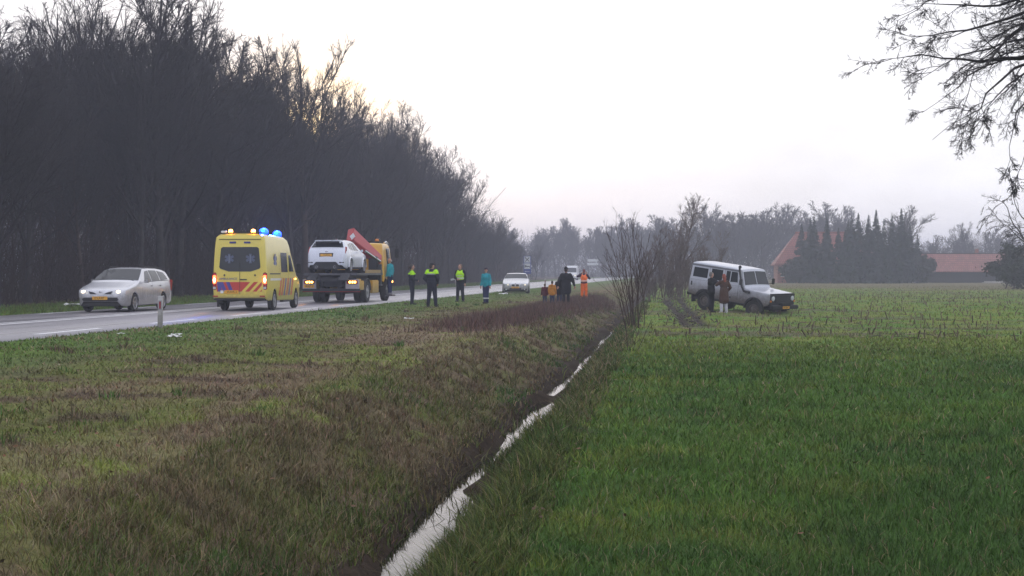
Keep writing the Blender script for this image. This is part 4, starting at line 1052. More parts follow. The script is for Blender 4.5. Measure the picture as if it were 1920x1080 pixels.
# ------------------------------------------------------------------ silver station wagon, coming towards the camera
def paint(name, col, metal=0.0, rough=0.3, **kw): return mat(name, col, rough=rough, metal=metal, var=0.05, scale=2.0, coat=0.6, **kw)
DIRT = ((0.10, 0.085, 0.07), 0.0, 0.45, 0.6)
def station_wagon(loc, rz):
    t = empty('station_wagon', loc, rz)
    P = paint('silver_paint', (0.66, 0.67, 0.71), metal=0.35, rough=0.26, dirt=DIRT)
    sh = Shell(4.67,
        zt=[(0, 0.60), (0.03, 0.68), (0.10, 0.735), (0.35, 0.80), (0.8, 0.90), (1.18, 0.985), (1.30, 1.03), (2.02, 1.415), (2.25, 1.455), (2.7, 1.475), (3.4, 1.465), (3.95, 1.42), (4.2, 1.36), (4.45, 1.16), (4.58, 0.98), (4.64, 0.82), (4.67, 0.62)],
        zb=[(0, 0.36), (0.06, 0.22), (0.3, 0.19), (4.3, 0.21), (4.6, 0.30), (4.67, 0.42)],
        W=[(0, 0.62), (0.05, 0.74), (0.15, 0.81), (0.4, 0.865), (0.9, 0.88), (3.7, 0.88), (4.2, 0.865), (4.5, 0.81), (4.62, 0.74), (4.67, 0.66)],
        gz_=[(0.15, 0.93), (0.3, 0.975), (0.55, 1.0), (0.8, 0.99), (0.96, 0.965), (1.2, 0.86), (1.48, 0.70)],
        r=curve([(0, 0.05), (0.9, 0.09), (1.3, 0.05), (2.2, 0.09), (4.67, 0.09)]), arches=(0.86, 3.54), rw=0.345, zw=0.305)
    link('body', sh.mesh('body', [P, M_UNDER]), t)
    MB().box((0, 0, 0.34), (1.30, 4.0, 0.24)).build('floor_pan', M_UNDER, t)
    sh.top('windscreen', 1.33, 2.02, 0.95, 0.93, M_GLASS, t)
    sh.top('rear_window', 4.22, 4.47, 0.92, 0.92, M_GLASS, t)
    sh.side('side_window', [(1.80, 1.02), (2.47, 1.01), (2.47, 1.385), (2.16, 1.355)], M_GLASS, t)
    sh.side('side_window', [(2.54, 1.01), (3.30, 1.02), (3.24, 1.385), (2.54, 1.395)], M_GLASS, t)
    sh.side('side_window', [(3.38, 1.03), (4.16, 1.08), (3.92, 1.32), (3.32, 1.375)], M_GLASS, t)
    sh.side('window_trim', [(1.70, 0.985), (4.22, 1.035), (4.20, 1.055), (1.76, 1.005)], M_BLACK, t, off=0.004)
    sh.side('door_seam', [(2.50, 0.32), (2.512, 0.32), (2.512, 1.0), (2.50, 1.0)], M_BLACK, t, off=0.003, n=3)
    sh.side('door_seam', [(1.42, 0.34), (1.432, 0.34), (1.572, 0.98), (1.56, 0.98)], M_BLACK, t, off=0.003, n=3)
    sh.side('door_handle', [(2.28, 0.84), (2.45, 0.84), (2.45, 0.87), (2.28, 0.87)], M_BLACK, t, off=0.016, n=1)
    sh.side('door_handle', [(3.12, 0.85), (3.29, 0.85), (3.29, 0.88), (3.12, 0.88)], M_BLACK, t, off=0.016, n=1)
    y0 = sh.y(0)
    for sd in (-1, 1):
        # headlamp: lens that wraps round the corner, lit bulb inside its rim
        V = []
        for (x, yy, z) in [(0.42, 0.02, 0.60), (0.66, -0.10, 0.60), (0.80, -0.30, 0.68), (0.78, -0.34, 0.77), (0.62, -0.14, 0.755), (0.44, -0.02, 0.70)]:
            V.append((sd * x, y0 + yy + 0.012, z))
        V += [(v[0] * 0.93, v[1] - 0.15, v[2]) for v in V]
        h = MB().add(V, [tuple(range(6)), tuple(range(6, 12))[::-1]] + [(i, (i + 1) % 6, 6 + (i + 1) % 6, 6 + i) for i in range(6)]).build('headlight', M_HEADOFF, t, smooth=20)
        MB().ball((sd * 0.60, y0 - 0.055, 0.672), (0.085, 0.06, 0.062), 14, 8).build('bulb', M_HEAD, h)
        # twin grille openings, either side of a V nose
        MB().add([(sd * 0.12, y0 + 0.016, 0.60), (sd * 0.36, y0 + 0.006, 0.60), (sd * 0.41, y0 - 0.02, 0.70), (sd * 0.22, y0 + 0.008, 0.655),
                  (sd * 0.12, y0 - 0.05, 0.60), (sd * 0.36, y0 - 0.06, 0.60), (sd * 0.41, y0 - 0.08, 0.70), (sd * 0.22, y0 - 0.05, 0.655)],
                 [(0, 1, 2, 3), (7, 6, 5, 4), (0, 1, 5, 4), (1, 2, 6, 5), (2, 3, 7, 6), (3, 0, 4, 7)]).build('grille', M_MESH, t, smooth=0)
        MB().box((sd * 0.80, sh.y(4.46), 0.86), (0.08, 0.12, 0.42), rx=R(20)).build('tail_light', M_TAIL, t, bevel=0.02)
    MB().box((0, y0 - 0.01, 0.43), (1.24, 0.10, 0.115)).build('bumper_strip', M_BLACK, t, bevel=0.03)
    MB().box((0, y0 - 0.06, 0.26), (1.30, 0.12, 0.10)).build('lower_intake', M_BLACK, t, bevel=0.02)
    MB().lathe([(0.045, 0.0), (0.05, 0.01), (0.03, 0.018), (0.001, 0.018)], 20, (0, y0 - 0.022, 0.675), 'y').build('badge', M_CHROME, t)
    plate(t, y0 + 0.048, 0.47, 1, '27-LX-RP')
    for sd in (-1, 1):
        mirror(t, sd * 0.97, sh.y(1.72), 1.02, P)
        MB().tube([(sd * 0.62, sh.y(2.3), 1.475), (sd * 0.62, sh.y(2.4), 1.52), (sd * 0.62, sh.y(3.9), 1.48), (sd * 0.62, sh.y(4.0), 1.43)], 0.014, 6).build('roof_rail', M_BLACK, t)
        MB().tube([(sd * 0.35 - 0.3, sh.y(1.30), 1.04), (sd * 0.35 + 0.2, sh.y(1.46), 1.14)], 0.010, 5).build('wiper', M_BLACK, t)
        for s in (0.86, 3.54): wheel(t, sd * 0.775, sh.y(s), 0.305, 0.20, spokes=7)
    return tag(t, 'silver station wagon with lit headlights driving towards the reflector post', 'car')

# ------------------------------------------------------------------ yellow ambulance
def ambulance(loc, rz):
    t = empty('ambulance', loc, rz)
    Y = paint('ambulance_yellow', (0.74, 0.60, 0.085), rough=0.35, dirt=((0.16, 0.14, 0.09), 0.0, 0.5, 0.5))
    RED = mat('reflective_red', (0.52, 0.05, 0.035), rough=0.35, var=0.06)
    BLU = mat('reflective_blue', (0.07, 0.06, 0.30), rough=0.35, var=0.06)
    L = 5.91
    sh = Shell(L,
        zt=[(0, 0.75), (0.04, 0.95), (0.12, 1.05), (0.5, 1.16), (0.95, 1.28), (1.05, 1.36), (1.75, 2.10), (1.95, 2.42), (2.2, 2.62), (2.6, 2.70), (4.5, 2.74), (5.6, 2.73), (5.80, 2.68), (5.86, 2.55), (5.90, 1.5), (5.91, 0.7)],
        zb=[(0, 0.5), (0.05, 0.34), (0.4, 0.30), (5.5, 0.36), (5.8, 0.40), (5.91, 0.45)],
        W=[(0, 0.70), (0.08, 0.86), (0.3, 0.94), (0.8, 0.98), (5.5, 0.995), (5.80, 0.985), (5.88, 0.965), (5.91, 0.945)],
        gz_=[(0.3, 0.965), (0.5, 0.985), (0.9, 1.0), (1.3, 0.99), (1.9, 0.955), (2.5, 0.905), (2.75, 0.86)],
        r=curve([(0, 0.06), (1.0, 0.08), (1.9, 0.10), (2.4, 0.14), (L, 0.14)]), arches=(1.0, 4.66), rw=0.42, zw=0.36)
    link('body', sh.mesh('body', [Y, M_UNDER]), t)
    MB().box((0, 0, 0.46), (1.25, 5.1, 0.22)).build('floor_pan', M_UNDER, t)
    yr = sh.y(L)
    sh.top('windscreen', 1.08, 1.74, 0.96, 0.95, M_GLASS, t)
    sh.side('side_window', [(1.50, 1.40), (2.28, 1.40), (2.28, 2.02), (1.92, 2.02)], M_GLASS, t)
    sh.side('side_window', [(2.55, 1.38), (3.62, 1.38), (3.62, 2.10), (2.55, 2.10)], M_GLASS, t, sides=(1,))
    sh.side('side_window', [(2.62, 1.60), (3.30, 1.60), (3.30, 2.06), (2.62, 2.06)], M_GLASS, t, sides=(-1,))
    for s in (2.42, 3.80):
        sh.side('door_seam', [(s, 0.45), (s + 0.014, 0.45), (s + 0.014, 2.2), (s, 2.2)], M_BLACK, t, off=0.003, n=6)
    sh.side('slide_rail', [(3.8, 1.30), (5.5, 1.30), (5.5, 1.34), (3.8, 1.34)], M_BLACK, t, off=0.008, n=2)
    # reflective diagonal stripes on the flanks: red with blue, three groups from the middle forward
    for k, (s, mm) in enumerate([(1.55, RED), (1.95, BLU), (2.35, RED), (2.75, BLU), (3.15, RED), (3.55, RED)]):
        sh.side('flank_stripe', [(s + 0.33, 0.52), (s + 0.53, 0.52), (s + 0.20, 1.16), (s, 1.16)], mm, t, off=0.005, n=4)
    sh.side('flank_band', [(3.6, 1.08), (5.85, 1.08), (5.85, 1.16), (3.6, 1.16)], mat('reflective_white', (0.7, 0.68, 0.66), rough=0.3), t, off=0.005, n=4)
    # star of life on the right flank
    EMB = mat('emblem_blue', (0.05, 0.07, 0.25), rough=0.4); EMW = mat('emblem_pale', (0.09, 0.11, 0.18), rough=0.5)
    def star(name, c, r, m, plane, parent):
        b = MB()
        for k in range(3):
            a = R(90 + 60 * k)
            if plane == 'x': b.box((c[0], c[1], c[2]), (0.008 + 0.001 * k, r * 2, r * 0.52), rx=a)
            else: b.box((c[0], c[1], c[2]), (r * 2, 0.008 + 0.001 * k, r * 0.52), ry=a)
        o = b.build(name, m, parent, smooth=0)
        s_ = MB()
        if plane == 'x': s_.box((c[0] + 0.006 * (1 if c[0] > 0 else -1), c[1], c[2]), (0.01, 0.03, r * 1.5))
        else: s_.box((c[0], c[1] - 0.006, c[2]), (0.03, 0.012, r * 1.5))
        s_.build('staff', M_WHITE if plane == 'x' else mat('staff_grey', (0.22, 0.25, 0.32)), o, smooth=0)
        return o
    star('star_emblem', (sh.hw(4.55, 1.78) + 0.004, sh.y(4.55), 1.78), 0.26, EMB, 'x', t)
    # rear: doors, big window with two emblems, handles, chevrons, lights
    rw = MB(); 
    pts = [(-0.74, 1.56), (-0.70, 1.50), (-0.40, 1.40), (0.40, 1.40), (0.70, 1.50), (0.74, 1.56), (0.68, 2.22), (0.62, 2.27), (-0.62, 2.27), (-0.68, 2.22)]
    n = len(pts)
    def ry_(z): return float(np.interp(z, [0.7, 1.5, 2.55], [yr, yr + 0.01, yr + 0.05]))
    rw.add([(x, ry_(z) - 0.008, z) for x, z in pts] + [(x, ry_(z) + 0.03, z) for x, z in pts], [tuple(range(n)), tuple(range(n, 2 * n))[::-1]] + [(i, (i + 1) % n, n + (i + 1) % n, n + i) for i in range(n)])
    win = rw.build('rear_window', M_GLASS, t, smooth=0)
    for x in (-0.38, 0.38): star('star_emblem', (x, ry_(1.86) - 0.013, 1.86), 0.17, EMW, 'y', t)
    MB().box((0, yr - 0.003, 1.10), (0.012, 0.012, 1.3)).build('door_seam', M_BLACK, t, smooth=0)
    for x in (-0.55, 0.55): MB().ball((x, yr - 0.01, 1.27), (0.03, 0.015, 0.04), 10, 6).build('door_latch', M_BLACK, t)
    MB().box((0.13, yr - 0.02, 1.12), (0.26, 0.04, 0.035)).build('door_handle', M_BLACK, t, bevel=0.01)
    text_obj('lettering', 'AMBULANCE', 0.11, BLU, t, (-0.42, yr - 0.004, 1.14), (R(90), 0, 0), sx=1.0)
    for x in (-0.26, 0.26): MB().box((x, ry_(2.43) - 0.006, 2.43), (0.24, 0.02, 0.07)).build('marker_light', mat('marker_blue', (0.04, 0.04, 0.22), rough=0.25), t, bevel=0.008)
    MB().box((0, yr + 0.045, 2.545), (1.5, 0.03, 0.02)).build('roof_seam', M_BLACK, t, smooth=0)
    # chevron board: red with yellow diagonals to the right, blue diagonals to the left
    z0, z1 = 0.58, 1.02
    MB().box((-0.02, yr - 0.002, (z0 + z1) / 2 + 0.06), (1.62, 0.010, z1 - z0 - 0.1)).build('chevron_board', RED, t, smooth=0)
    def diag(x, w, m, name, lean=0.42, off=0.009):
        lo, hi = z0 + 0.11, z1 + 0.01
        MB().prism([(x, lo), (x + w, lo), (x + w + lean, hi), (x + lean, hi)], 'y', yr - off, yr - 0.001).build(name, m, t, smooth=0)
    diag(0.06, 0.13, Y, 'chevron_stripe', 0.32); diag(0.34, 0.12, Y, 'chevron_stripe', 0.32)
    MB().prism([(0.60, 0.69), (0.72, 0.69), (0.79, 0.77), (0.79, 0.91)], 'y', yr - 0.009, yr - 0.001).build('chevron_stripe', Y, t, smooth=0)
    diag(-0.78, 0.13, BLU, 'chevron_stripe', -0.04, 0.010); diag(-0.60, 0.14, BLU, 'chevron_stripe', -0.14, 0.012); diag(-0.36, 0.13, BLU, 'chevron_stripe', -0.14, 0.011)
    for sd in (-1, 1):
        l = MB().box((sd * 0.905, yr + 0.035, 1.06), (0.13, 0.13, 0.62)).build('tail_light', M_TAIL, t, bevel=0.025)
        MB().box((sd * 0.905, yr - 0.028, 1.12), (0.10, 0.03, 0.30)).build('lit_segment', M_TAILLIT, l, bevel=0.012)
        MB().ball((sd * 0.905, yr - 0.045, 1.10), (0.045, 0.012, 0.08), 10, 6).build('bulb', M_TAILHOT, l)
        MB().box((sd * 0.905, yr - 0.028, 0.82), (0.10, 0.02, 0.09)).build('reverse_lens', M_HEADOFF, l, bevel=0.008)
    MB().box((0, yr - 0.03, 0.53), (1.86, 0.22, 0.13)).build('rear_bumper', Y, t, bevel=0.03)
    MB().box((0, yr - 0.01, 0.42), (1.80, 0.24, 0.07)).build('rear_step', M_BLACK, t, bevel=0.015)
    for x in (-0.84, 0.84): MB().box((x, yr - 0.145, 0.53), (0.18, 0.012, 0.045)).build('rear_reflector', M_TAIL, t)
    plate(t, yr - 0.02, 0.68, -1, '64-BVK-3', x=-0.30, w=0.5, h=0.115)
    MB().box((-0.64, yr - 0.012, 0.68), (0.10, 0.012, 0.10)).build('lift_sticker', M_WHITE, t, smooth=0)
    # roof: rear amber beacons on a bar, two rows of blue beacons
    bar = MB().box((0, sh.y(5.55), 2.80), (1.40, 0.12, 0.05)).box((-0.6, sh.y(5.55), 2.765), (0.05, 0.1, 0.05)).box((0.6, sh.y(5.55), 2.765), (0.05, 0.1, 0.05)).build('light_bar', M_BLACK, t, bevel=0.01)
    MB().box((-0.64, sh.y(5.6), 2.815), (0.20, 0.16, 0.08)).build('bar_end', M_WHITE, bar, bevel=0.02)
    for x in (-0.40, 0.42):
        MB().lathe([(0.075, 0), (0.075, 0.06), (0.05, 0.10), (0.001, 0.11)], 16, (x, sh.y(5.62), 2.80), 'z').build('amber_beacon', M_AMBER, bar)
    BLIT = mat('blue_beacon_lit', (0.1, 0.3, 0.9), rough=0.1, emit=(0.0, 0.035, 1.0), estr=5.0)
    for x, s in ((0.66, 5.05), (0.62, 2.75)):
        b_ = MB().lathe([(0.15, 0), (0.17, 0.05), (0.155, 0.14), (0.09, 0.20), (0.001, 0.22)], 18, (x, sh.y(s), sh.zt(s) + 0.015), 'z').build('blue_beacon', BLIT, t)
        MB().ball((x, sh.y(s) - 0.09, sh.zt(s) + 0.11), (0.10, 0.075, 0.075), 12, 8).build('lamp', mat('beacon_lamp_lit', (0.1, 0.5, 1.0), rough=0.1, emit=(0.0, 0.35, 1.0), estr=6.0), b_)
        MB().lathe([(0.19, -0.05), (0.19, 0.012), (0.001, 0.014)], 18, (x, sh.y(s), sh.zt(s) + 0.0), 'z').build('beacon_base', M_BLACK, b_)
        ld = bpy.data.lights.new('blue_beacon_light', 'POINT'); ld.energy = 90; ld.color = (0.03, 0.12, 1.0); ld.shadow_soft_size = 0.12
        lo = bpy.data.objects.new('blue_beacon_light', ld); COL.objects.link(lo); lo.parent = t; lo.location = (x, sh.y(s), sh.zt(s) + 0.36)
    for sd in (-1, 1):
        mirror(t, sd * 1.16, sh.y(1.42), 1.52, M_BLACK, (0.16, 0.12, 0.36))
        MB().box((sd * 0.78, sh.y(0.12), 0.86), (0.26, 0.12, 0.22)).build('headlight', M_HEADOFF, t, bevel=0.03)
        MB().ball((sd * 1.0, sh.y(1.28), 1.12), (0.02, 0.05, 0.03), 8, 6).build('indicator', M_AMBER, t)
        for s, du in ((1.0, False), (4.66, True)): wheel(t, sd * 0.87, sh.y(s), 0.35, 0.21, rim=mat('steel_rim', (0.30, 0.30, 0.31), rough=0.5, metal=0.5), style='steel')
        MB().box((sd * 0.92, sh.y(5.35), 0.28), (0.10, 0.02, 0.30)).build('mud_flap', M_BLACK, t)
        MB().box((sd * 0.97, sh.y(2.9), 0.31), (0.14, 1.3, 0.05)).build('side_step', M_BLACK, t)
    MB().box((0, sh.y(0.06), 0.86), (1.1, 0.1, 0.2)).build('grille', M_MESH, t, bevel=0.02)
    MB().tube([(-0.7, sh.y(5.2), 0.30), (-0.7, yr - 0.02, 0.28)], 0.03, 8).build('exhaust', M_UNDER, t)
    return tag(t, 'yellow ambulance with blue beacons flashing and red chevrons on its rear doors', 'ambulance')

# ------------------------------------------------------------------ white sports hatchback (rides on the tow truck)
def hatchback(loc, rot):
    t = empty('hatchback', loc); t.rotation_euler = rot
    P = paint('pearl_white_paint', (0.70, 0.73, 0.80), rough=0.25)
    L = 4.40
    sh = Shell(L,
        zt=[(0, 0.62), (0.05, 0.72), (0.3, 0.82), (0.9, 0.94), (1.15, 1.0), (1.25, 1.04), (2.0, 1.42), (2.3, 1.475), (3.0, 1.49), (3.75, 1.44), (3.85, 1.41), (4.18, 1.08), (4.26, 1.0), (4.33, 0.86), (4.38, 0.70), (4.40, 0.55)],
        zb=[(0, 0.34), (0.06, 0.20), (0.3, 0.17), (4.0, 0.19), (4.3, 0.26), (4.40, 0.36)],
        W=[(0, 0.66), (0.08, 0.80), (0.4, 0.90), (0.9, 0.925), (1.6, 0.90), (2.8, 0.90), (3.5, 0.93), (4.1, 0.91), (4.3, 0.85), (4.38, 0.78), (4.40, 0.72)],
        gz_=[(0.15, 0.92), (0.3, 0.98), (0.6, 1.0), (0.82, 0.99), (0.98, 0.95), (1.2, 0.84), (1.5, 0.66)],
        r=curve([(0, 0.05), (1.0, 0.09), (1.3, 0.05), (2.3, 0.10), (L, 0.10)]), arches=(0.88, 3.52), rw=0.36, zw=0.325)
    link('body', sh.mesh('body', [P, M_UNDER]), t)
    MB().box((0, 0, 0.33), (1.3, 3.9, 0.22)).build('floor_pan', M_UNDER, t)
    sh.top('windscreen', 1.28, 1.99, 0.95, 0.92, M_GLASS, t)
    sh.top('rear_window', 3.87, 4.13, 0.86, 0.88, M_GLASS, t)
    sh.side('side_window', [(1.72, 1.03), (2.62, 1.02), (2.62, 1.37), (2.12, 1.36)], M_GLASS, t)
    sh.side('side_window', [(2.70, 1.02), (3.42, 1.10), (3.36, 1.30), (2.70, 1.37)], M_GLASS, t)
    sh.side('door_seam', [(2.66, 0.34), (2.675, 0.34), (2.675, 1.0), (2.66, 1.0)], M_BLACK, t, off=0.003, n=3)
    sh.side('door_handle', [(2.42, 0.83), (2.60, 0.83), (2.60, 0.86), (2.42, 0.86)], P, t, off=0.02, n=1)
    sh.side('side_sill', [(1.30, 0.20), (3.10, 0.20), (3.10, 0.27), (1.30, 0.27)], M_BLACK, t, off=0.02, n=2)
    yr = sh.y(L)
    for sd in (-1, 1):
        for s in (0.88, 3.52):      # flared arches
            b = MB(); pr = []
            for q in np.linspace(R(-8), R(188), 17): pr.append((s - 0.36 * math.cos(q), 0.325 + 0.36 * math.sin(q), s - 0.44 * math.cos(q), 0.325 + 0.44 * math.sin(q)))
            V = [];
            for a, z, a2, z2 in pr: V += [(sd * (sh.hw(s, 0.6) + 0.035), sh.y(a), z), (sd * (sh.hw(s, 0.6) - 0.01), sh.y(a2), z2), (sd * (sh.hw(s, 0.6) - 0.10), sh.y(a), z)]
            F = [];
            for i in range(16): F += [(i * 3, i * 3 + 1, i * 3 + 4, i * 3 + 3), (i * 3 + 2, i * 3, i * 3 + 3, i * 3 + 5)]
            b.add(V, F); b.build('wheel_flare', P, t, smooth=50)
        MB().prism([(4.02, 1.18), (4.20, 1.0), (4.26, 0.86), (4.06, 0.92), (3.94, 1.12)], 'x', sd * 0.66, sd * 0.86).build('tail_light', M_TAIL, t, bevel=0.01).data.transform(Matrix.Scale(-1, 4, (0, 1, 0)) @ Matrix.Translation((0, -L / 2, 0)))
        MB().box((sd * 0.70, yr + 0.035, 0.47), (0.22, 0.08, 0.05), rz=sd * R(14)).build('rear_reflector', M_BLACK, t, bevel=0.01)
        mirror(t, sd * 0.99, sh.y(1.62), 1.02, P)
        for s in (0.88, 3.52): wheel(t, sd * 0.825, sh.y(s), 0.325, 0.225, rim_r=0.245, spokes=10)
        MB().box((sd * 0.66, sh.y(0.14), 0.70), (0.34, 0.16, 0.16), rz=-sd * R(25)).build('headlight', M_HEADOFF, t, bevel=0.03)
    # twin-deck roof spoiler
    sp = MB().box((0, sh.y(3.98), 1.455), (1.16, 0.34, 0.045), rx=R(4)).build('roof_spoiler', P, t, bevel=0.015)
    MB().box((0, sh.y(4.05), 1.375), (1.14, 0.18, 0.07), rx=R(10)).build('spoiler_blade', M_BLACK, sp, bevel=0.02)
    for x in (-0.2, 0.22): MB().box((x, sh.y(3.98), 1.48), (0.035, 0.36, 0.012), rx=R(4)).build('roof_stripe', M_BLACK, sp)
    for sd in (-1, 1): MB().box((sd * 0.56, sh.y(4.0), 1.40), (0.05, 0.26, 0.13)).build('spoiler_strut', P, sp, bevel=0.01)
    # rear: plate recess, diffuser
    MB().prism([(-0.66, 0.16), (0.66, 0.16), (0.60, 0.34), (0.46, 0.50), (-0.46, 0.50), (-0.60, 0.34)], 'y', yr - 0.025, yr + 0.2).build('diffuser', M_BLACK, t, bevel=0.015)
    for x in (-0.42, 0.42): MB().lathe([(0.055, 0), (0.06, -0.06), (0.05, -0.06), (0.04, 0)], 14, (x, yr - 0.02, 0.27), 'y').build('exhaust_tip', M_CHROME, t)
    MB().box((0, yr - 0.002 + 0.055, 0.80), (0.64, 0.03, 0.19), rx=R(-12)).build('plate_recess', M_BLACK, t, bevel=0.01)
    plate(t, yr + 0.030, 0.80, -1, '13-LKB-6', tilt=R(-12))
    MB().ball((0, yr + 0.105, 0.955), (0.075, 0.02, 0.035), 14, 8).build('badge', M_CHROME, t)
    MB().box((0, sh.y(0.02), 0.40), (1.0, 0.1, 0.22)).build('grille', M_MESH, t, bevel=0.03)
    return tag(t, 'white sports hatchback with roof spoiler riding on the tow truck bed', 'car')

# ------------------------------------------------------------------ yellow tow truck with red crane
def tow_truck(loc, rz):
    t = empty('tow_truck', loc, rz)
    Y = paint('truck_yellow', (0.72, 0.40, 0.02), rough=0.4, dirt=((0.15, 0.11, 0.06), 0.1, 0.7, 0.6))
    RED = paint('crane_red', (0.44, 0.018, 0.02), rough=0.4)
    DK = mat('chassis_dark', (0.022, 0.022, 0.026), rough=0.6, var=0.3)
    STEEL = mat('deck_steel', (0.10, 0.10, 0.11), rough=0.5, metal=0.5, var=0.3)
    # local y: rear -3.7, front +3.7
    fr = MB()
    for x in (-0.42, 0.42): fr.box((x, -0.2, 0.86), (0.09, 6.9, 0.26))
    for y in (-3.4, -2.0, -0.6, 1.2): fr.box((0, y, 0.86), (0.80, 0.12, 0.18))
    fr.build('chassis_frame', DK, t, bevel=0.01)
    for y in (-1.85, 2.35): MB().tube([(-0.95, y, 0.50), (0.95, y, 0.50)], 0.09, 10).build('axle', DK, t)
    # wheels
    for sd in (-1, 1):
        wheel(t, sd * 1.10, -1.85, 0.50, 0.27, rim_r=0.29, rim=mat('truck_rim', (0.34, 0.34, 0.35), rough=0.5, metal=0.4), style='steel', dual=True)
        wheel(t, sd * 1.10, 2.35, 0.50, 0.28, rim_r=0.29, rim=mat('truck_rim', (0.3, 0.3, 0.3)), style='steel')
        g_ = []
        for q in np.linspace(R(5), R(175), 11): g_.append((-1.85 - 0.60 * math.cos(q), 0.50 + 0.60 * math.sin(q)))
        V = [(sd * 0.78, a, z) for a, z in g_] + [(sd * 1.25, a, z) for a, z in g_]
        V += [(x, y + (y + 1.85) * 0.03, z + 0.02) for x, y, z in V]
        k = 11; F = []
        for i in range(k - 1): F += [(i, i + 1, k + i + 1, k + i), (2 * k + i, 3 * k + i, 3 * k + i + 1, 2 * k + i + 1), (k + i, k + i + 1, 3 * k + i + 1, 3 * k + i)]
        MB().add(V, F).build('mudguard', STEEL, t)
        MB().box((sd * 1.0, -0.25, 0.72), (0.48, 1.35, 0.60)).build('tool_locker', Y, t, bevel=0.03)
        MB().box((sd * 1.02, -3.0, 0.80), (0.44, 0.75, 0.42)).build('rear_locker', Y, t, bevel=0.02)
    # sliding bed, tilted a little
    bed = empty('bed', (0, -1.25, 1.30), 0, t)
    bd = MB().box((0, 0, 0), (2.45, 5.3, 0.10))
    for x in (-0.55, 0.55): bd.box((x, -0.1, -0.16), (0.14, 5.0, 0.22))
    bd.build('bed_plate', STEEL, bed, bevel=0.01)
    for sd in (-1, 1):
        MB().box((sd * 1.19, 0.9, 0.12), (0.06, 3.5, 0.16)).build('side_board', Y, bed, bevel=0.01)
        MB().box((sd * 0.72, -2.95, -0.14), (0.42, 0.75, 0.06), rx=R(22)).build('ramp', DK, bed, bevel=0.01)
    # rear cross member, lamps, plates
    MB().box((0, -3.72, 0.60), (2.62, 0.14, 0.12)).build('underrun_bar', DK, t, bevel=0.02)
    MB().box((0, -3.70, 0.52), (2.64, 0.05, 0.03)).build('red_strip', M_TAIL, t)
    MB().box((0, -3.3, 0.98), (1.20, 0.5, 0.5)).build('winch_housing', DK, t, bevel=0.03)
    MB().box((0, -3.68, 1.06), (2.3, 0.2, 0.20)).build('rear_beam', DK, t, bevel=0.02)
    for sd in (-1, 1):
        pn = MB().box((sd * 0.98, -3.79, 0.86), (0.62, 0.04, 0.42)).build('lamp_panel', mat('lamp_panel_grey', (0.42, 0.40, 0.42), rough=0.5), t, bevel=0.01)
        MB().box((sd * 0.98, -3.83, 0.95), (0.50, 0.05, 0.16)).build('tail_light', M_TAIL, pn, bevel=0.015)
        for dx in (-0.10, 0.02, 0.13): MB().ball((sd * 0.98 + dx, -3.86, 0.95), (0.052, 0.02, 0.05), 10, 6).build('amber_lamp', M_AMBER, pn)
        MB().box((sd * 1.14, -3.50, 0.88), (0.22, 0.5, 0.42)).build('corner_panel', Y, t, bevel=0.02)
    plate(t, -3.825, 0.76, -1, '88-BJT-2', x=-1.0, w=0.48, h=0.13)
    # crane behind the cab: column, red folded boom rising backwards-up, hydraulic ram
    MB().box((0, 1.05, 1.25), (2.2, 0.55, 0.5)).build('crane_base', DK, t, bevel=0.03)
    MB().box((0.85, 1.05, 1.75), (0.42, 0.42, 0.8)).build('crane_column', DK, t, bevel=0.04)
    for sd in (-1, 1):
        lg = MB().box((sd * 1.12, 1.05, 1.30), (0.22, 0.22, 0.95)).build('stabiliser', DK, t, bevel=0.02)
        MB().box((sd * 1.12, 1.05, 0.78), (0.26, 0.26, 0.06)).build('foot', STEEL, lg)
    def beam(name, p0, p1, w, h0, h1, m, parent):
        p0 = Vector(p0); p1 = Vector(p1); d = (p1 - p0).normalized(); s_ = Vector((1, 0, 0)); s_ = (s_ - d * s_.dot(d)).normalized(); u = s_.cross(d)
        V = [];
        for p, h in ((p0, h0), (p1, h1)):
            for a, b in ((-1, -1), (1, -1), (1, 1), (-1, 1)): V.append(p + s_ * (a * w / 2) + u * (b * h / 2))
        return MB().add(V, [(3, 2, 1, 0), (4, 5, 6, 7), (0, 1, 5, 4), (1, 2, 6, 5), (2, 3, 7, 6), (3, 0, 4, 7)]).build(name, m, parent, bevel=0.03)
    boom = beam('crane_boom', (1.00, 1.50, 1.95), (0.02, -0.30, 3.14), 0.36, 0.48, 0.74, RED, t)
    beam('boom_extension', (1.05, 1.40, 2.0), (0.16, -0.42, 3.02), 0.24, 0.3, 0.4, RED, boom)
    MB().tube([(1.15, 1.15, 1.9), (0.6, 0.25, 2.4)], 0.06, 8).build('ram', M_CHROME, boom)
    MB().prism([(0.20, 2.90), (0.36, 3.06), (0.26, 3.22), (0.10, 3.06)], 'y', -0.66, -0.62).build('boom_badge', M_WHITE, boom)
    # cab
    cab = Shell(2.05,
        zt=[(0, 1.35), (0.04, 1.75), (0.10, 1.90), (0.36, 2.58), (0.50, 2.72), (0.8, 2.78), (1.9, 2.78), (2.0, 2.74), (2.05, 2.62)],
        zb=[(0, 0.62), (0.1, 0.50), (0.2, 0.48), (2.05, 0.95)],
        W=[(0, 1.05), (0.08, 1.14), (0.3, 1.19), (2.0, 1.19), (2.05, 1.16)], gz_=[(0.4, 0.98), (1.2, 1.0), (1.8, 0.995), (2.95, 0.93)], r=0.10, crown=0.02,
        arches=(1.40,), rw=0.62, zw=0.50)
    cb = empty('cab', (0, 3.72 - 2.05 / 2, 0), 0, t)
    link('cab_shell', cab.mesh('cab_shell', [Y, M_UNDER]), cb)
    cab.top('windscreen', 0.12, 0.36, 0.95, 0.93, M_GLASS, cb)
    cab.side('side_window', [(0.42, 1.72), (1.25, 1.72), (1.25, 2.55), (0.52, 2.55)], M_GLASS, cb)
